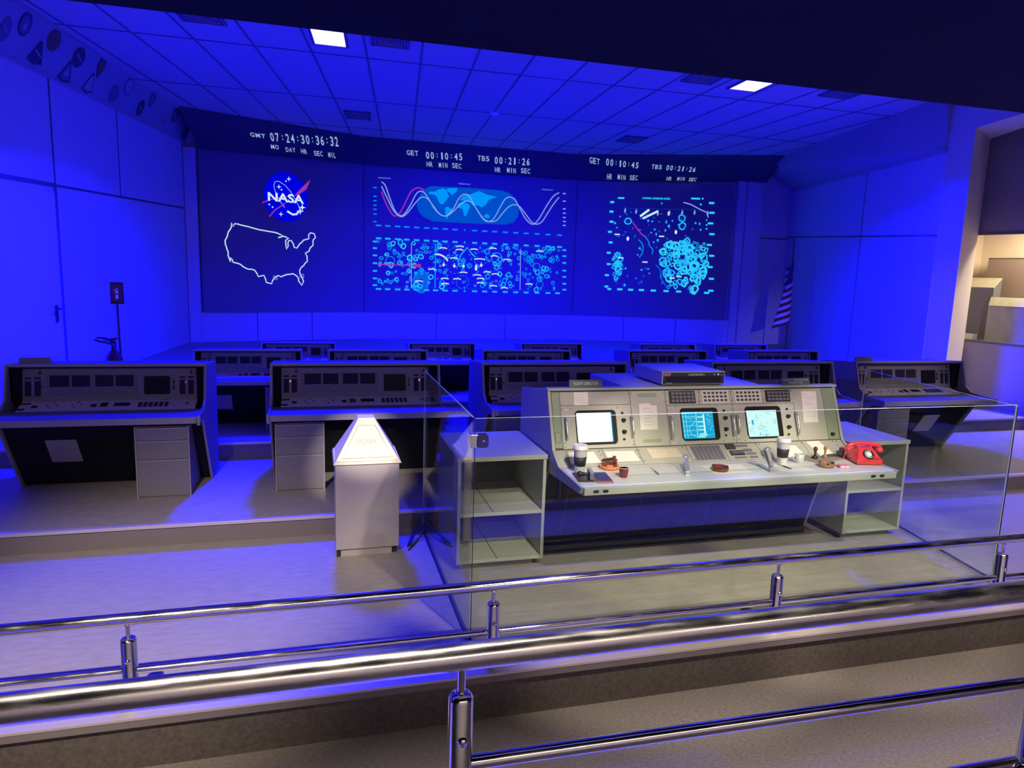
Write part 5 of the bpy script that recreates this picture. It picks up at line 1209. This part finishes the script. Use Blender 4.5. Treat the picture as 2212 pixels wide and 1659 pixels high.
# ================================================================ GLASS ENCLOSURE
def pane(x0, y0, x1, y1, z0, z1, label, edges):
    d = Vector((x1 - x0, y1 - y0, 0)); L = d.length; F = Frame((x0, y0, 0), d, (0, 0, 1))
    t = thing('glass_barrier', label, 'glass panel', group='glass barrier around the console')
    mb = MB(); mb.slab(F, 0, L, z0, z1, -.004, .004, GLASS); mb.build('sheet', parent=t)
    mb = MB(); mb.slab(F, 0, L, z1, z1 + .002, -.004, .004, GEDGE); mb.build('top_edge', parent=t)
    for e in edges:
        mb = MB(); mb.slab(F, e - .0015, e + .0015, z0, z1, -.004, .004, DARKP if e < 0.5 else GEDGE); mb.build('side_edge', parent=t)
    return t
pane(.768, 3.424, 4.322, 3.424, 0, 1.215, 'wide front glass pane before the flight director console', (0.0, 3.554))
pane(.757, 3.424, .757, 5.11, 0, 1.222, 'left side glass pane running back from the black clamp', (1.686,))
pane(4.335, 3.424, 4.66, 5.11, 0, 1.205, 'right side glass pane running back past the cabinet', (0.0, 1.71))
t = thing('glass_clamp', 'small black clamp joining the glass panes at the left corner', 'clamp', (.76, 3.42, 1.10))
mb = MB(); mb.prism(rrect(.014, .075, -.034, .034, .014, 4), -.016, -.006, DARKP, F=Frame((0, 0, 0), (1, 0, 0), (0, 0, 1), (0, 1, 0))); mb.prism(rrect(.014, .075, -.034, .034, .014, 4), .010, .02, DARKP, F=Frame((0, 0, 0), (1, 0, 0), (0, 0, 1), (0, 1, 0))); mb.build('front_plate', parent=t)
mb = MB(); mb.prism(rrect(.010, .07, -.034, .034, .012, 4), -.018, -.008, METAL, F=Frame((0, 0, 0), (0, 1, 0), (0, 0, 1), (1, 0, 0))); mb.box(-.018, .02, -.016, .02, -.034, .034, METAL); mb.build('side_plate', parent=t, bevel=.002)
mb = MB(); mb.lathe(None, [(.006, 0), (.005, .003), (0, .003)], METAL, 12, F=Frame((.05, -.016, 0), (1, 0, 0), (0, 0, 1))); mb.build('screw', parent=t)

# ================================================================ RAILINGS
t = thing('stage_railing', 'low chrome double railing along the front edge of the stage', 'railing')
mb = MB(); mb.tube((-9, 3.2, .40), (12, 3.2, .425), .0265, SMUDGED2, 28); mb.build('top_rail', parent=t)
mb = MB(); mb.tube((-9, 3.2, .168), (12, 3.2, .163), .0165, SMUDGED2, 20); mb.build('lower_rail', parent=t)
def post(x, y, z0, z1, zr, parent, r=.030):
    mb = MB(); mb.lathe((x, y, z0), [(r * 1.55, 0), (r * 1.55, .006), (r * 1.1, .012), (r, .016), (r, z1 - z0 - .014), (r * .85, z1 - z0 - .004), (r * .5, z1 - z0), (.0, z1 - z0)], CHROME, 32)
    p_ = mb.build('post', parent=parent)
    mb = MB(); mb.tube((x, y, z1 - .004), (x, y, zr), .0095, CHROME, 16); mb.lathe((x, y, zr - .006), [(.014, 0), (.010, .005)], CHROME, 16); mb.build('stem', parent=p_)
    mb = MB(); mb.lathe(None, [(.012, 0), (.010, .008), (.0, .010)], CHROME, 12, F=Frame((x, y - r + .003, z1 - .10), (1, 0, 0), (0, 0, 1))); mb.build('bolt', parent=p_)
for x in (-4.11, -2.46, -.815, .832, 2.478, 4.10, 5.75, 7.4): post(x, 3.2, 0.0, .325, .39, t, .033)
t = thing('near_railing', 'thick smudged chrome handrail closest to the viewer', 'railing')
def rz(x): return 1.131
mb = MB(); mb.tube((-5, 1.38, rz(-5) + .0), (9, 1.38, rz(9)), .030, SMUDGED, 48); mb.build('top_rail', parent=t)
mb = MB(); mb.tube((.30, 1.38, .874), (9, 1.38, .75), .0165, SMUDGED2, 28); mb.build('middle_rail', parent=t)
mb = MB(); mb.tube((.30, 1.38, .62), (1.93, 1.38, .60), .0165, SMUDGED2, 28); mb.build('lower_rail', parent=t)
for x, z1 in ((-1.42, 1.047), (.292, 1.047), (1.975, 1.04), (3.7, 1.04)): post(x, 1.38, .05, z1, rz(x) - .02, t, .0275)
mb = MB(); mb.lathe((1.925, 1.365, .590), [(0, -.02), (.016, -.016), (.022, 0), (.016, .016), (0, .02)], CHROME, 20); mb.build('ball_joint', parent=t)

# ================================================================ FIRE EXTINGUISHER AND SIGN
t = thing('fire_extinguisher', 'dark fire extinguisher standing behind the far left console', 'fire extinguisher', (-1.915, 7.6, .307))
EXR = mat('extinguisher_red', (.10, .008, .012), .35)
mb = MB(); mb.lathe((0, 0, 0), [(.070, 0), (.078, .01), (.078, .66), (.070, .72), (.045, .76), (.024, .79), (.022, .84)], EXR, 28); mb.build('cylinder', parent=t)
mb = MB(); mb.box(-.02, .02, -.015, .015, .84, .87, DARKP); mb.hexa([(-.02, -.01, .87), (.0, -.01, .87), (.0, .01, .87), (-.02, .01, .87)], [(-.10, -.01, .885), (.06, -.01, .91), (.06, .01, .91), (-.10, .01, .885)], DARKP); mb.box(-.09, .02, -.008, .008, .85, .862, DARKP); mb.build('valve_lever', parent=t)
mb = MB(); mb.path([(0, 0, .85), (-.06, -.01, .90), (-.13, -.02, .905), (-.16, -.02, .885), (-.12, -.03, .872), (-.05, -.05, .862), (.02, -.07, .84), (.05, -.08, .70), (.06, -.085, .45)], .010, DARKP, 8); mb.build('hose', parent=t)
t = thing('extinguisher_sign', 'square sign with an extinguisher pictogram on a thin pole', 'sign', (-1.90, 7.80, .307))
mb = MB(); mb.tube((0, 0, .0), (-.015, 0, 1.24), .010, DARKP, 10); mb.lathe((0, 0, 0), [(.06, 0), (.06, .01), (.02, .015)], DARKP, 20); mb.build('pole', parent=t)
mb = MB(); mb.box(-.068, .050, -.012, .006, 1.22, 1.435, DARKP); mb.build('frame', parent=t)
SR = mat('sign_red', (.20, .01, .03), .6)
mb = MB(); mb.box(-.060, .042, -.014, -.0118, 1.245, 1.41, SR); sf = mb.build('sign_face', parent=t)
F = Frame((-.009, -.0145, 1.25), (1, 0, 0), (0, 0, 1)); mb = MB()
mb.poly(F, rrect(-.014, .014, .02, .062, .006, 2), .0006, LETTER); mb.poly(F, rrect(-.014, .014, .072, .105, .008, 2), .0006, LETTER); mb.line(F, [(.0, .10), (.0, .118), (-.022, .112), (-.026, .098)], .006, .0006, LETTER); mb.line(F, [(-.004, .12), (.014, .126)], .005, .0006, LETTER)
mb.build('pictogram', parent=sf)

# ================================================================ FLAG
t = thing('standing_flag', 'drooping striped flag with a starred canton on a pole in the right corner', 'flag', (9.72, 13.0, .46))
mb = MB(); mb.tube((0, 0, 0), (-.03, 0, 2.45), .014, WOODD, 12); mb.lathe((-.03, 0, 2.45), [(.014, 0), (.022, .02), (.010, .05), (0, .09)], mat('finial_brass', (.5, .4, .15), .3, .9), 12); mb.lathe((0, 0, 0), [(.16, 0), (.16, .02), (.03, .04)], DARKP, 24); mb.build('pole', parent=t)
FW = mat('flag_white', (.75, .75, .78), .8); FR = mat('flag_red', (.35, .02, .04), .8); FB = mat('flag_blue', (.02, .03, .12), .8)
mb = MB(); n, m_ = 64, 40; vs = []; 
def fl(s, r):     # s across the hoist (0 top of cloth .. 1), r along the fly
    # cloth hangs from the hoist and gathers into folds
    z = 2.08 - 1.05 * s - 0.60 * r + .06 * s * r
    spread = (.16 + .12 * s) * min(1, (r * 1.1 + .15)) + .02
    x = -.03 - .10 * r + spread * math.sin(r * 10.0 + s * 1.3) * .55 - .10 * s * r
    y = -.03 + spread * math.cos(r * 10.0 + s * 1.3) * .5
    return (x, y, z)
for i in range(n + 1):
    for j in range(m_ + 1): vs.append(fl(i / n, j / m_))
for i in range(n):
    for j in range(m_):
        k = int(i / n * 13); canton = (i / n < 7 / 13) and (j / m_ < .42)
        mm = FB if canton else (FR if k % 2 == 0 else FW)
        a = i * (m_ + 1) + j; mb.add([vs[a], vs[a + 1], vs[a + m_ + 2], vs[a + m_ + 1]], [(0, 1, 2, 3)], mm, True)
cl = mb.build('cloth', parent=t); so = cl.modifiers.new('solid', 'SOLIDIFY'); so.thickness = .003
mb = MB()
for i in range(9):
    for j in range(5):
        p = Vector(fl((i + .6) / 9.6 * 7 / 13, (j + .5) / 5 * .42)); mb.lathe((p.x, p.y - .012, p.z), [(.0, -.014), (.014, 0), (0, .014)], FW, 8)
mb.build('stars', parent=cl)
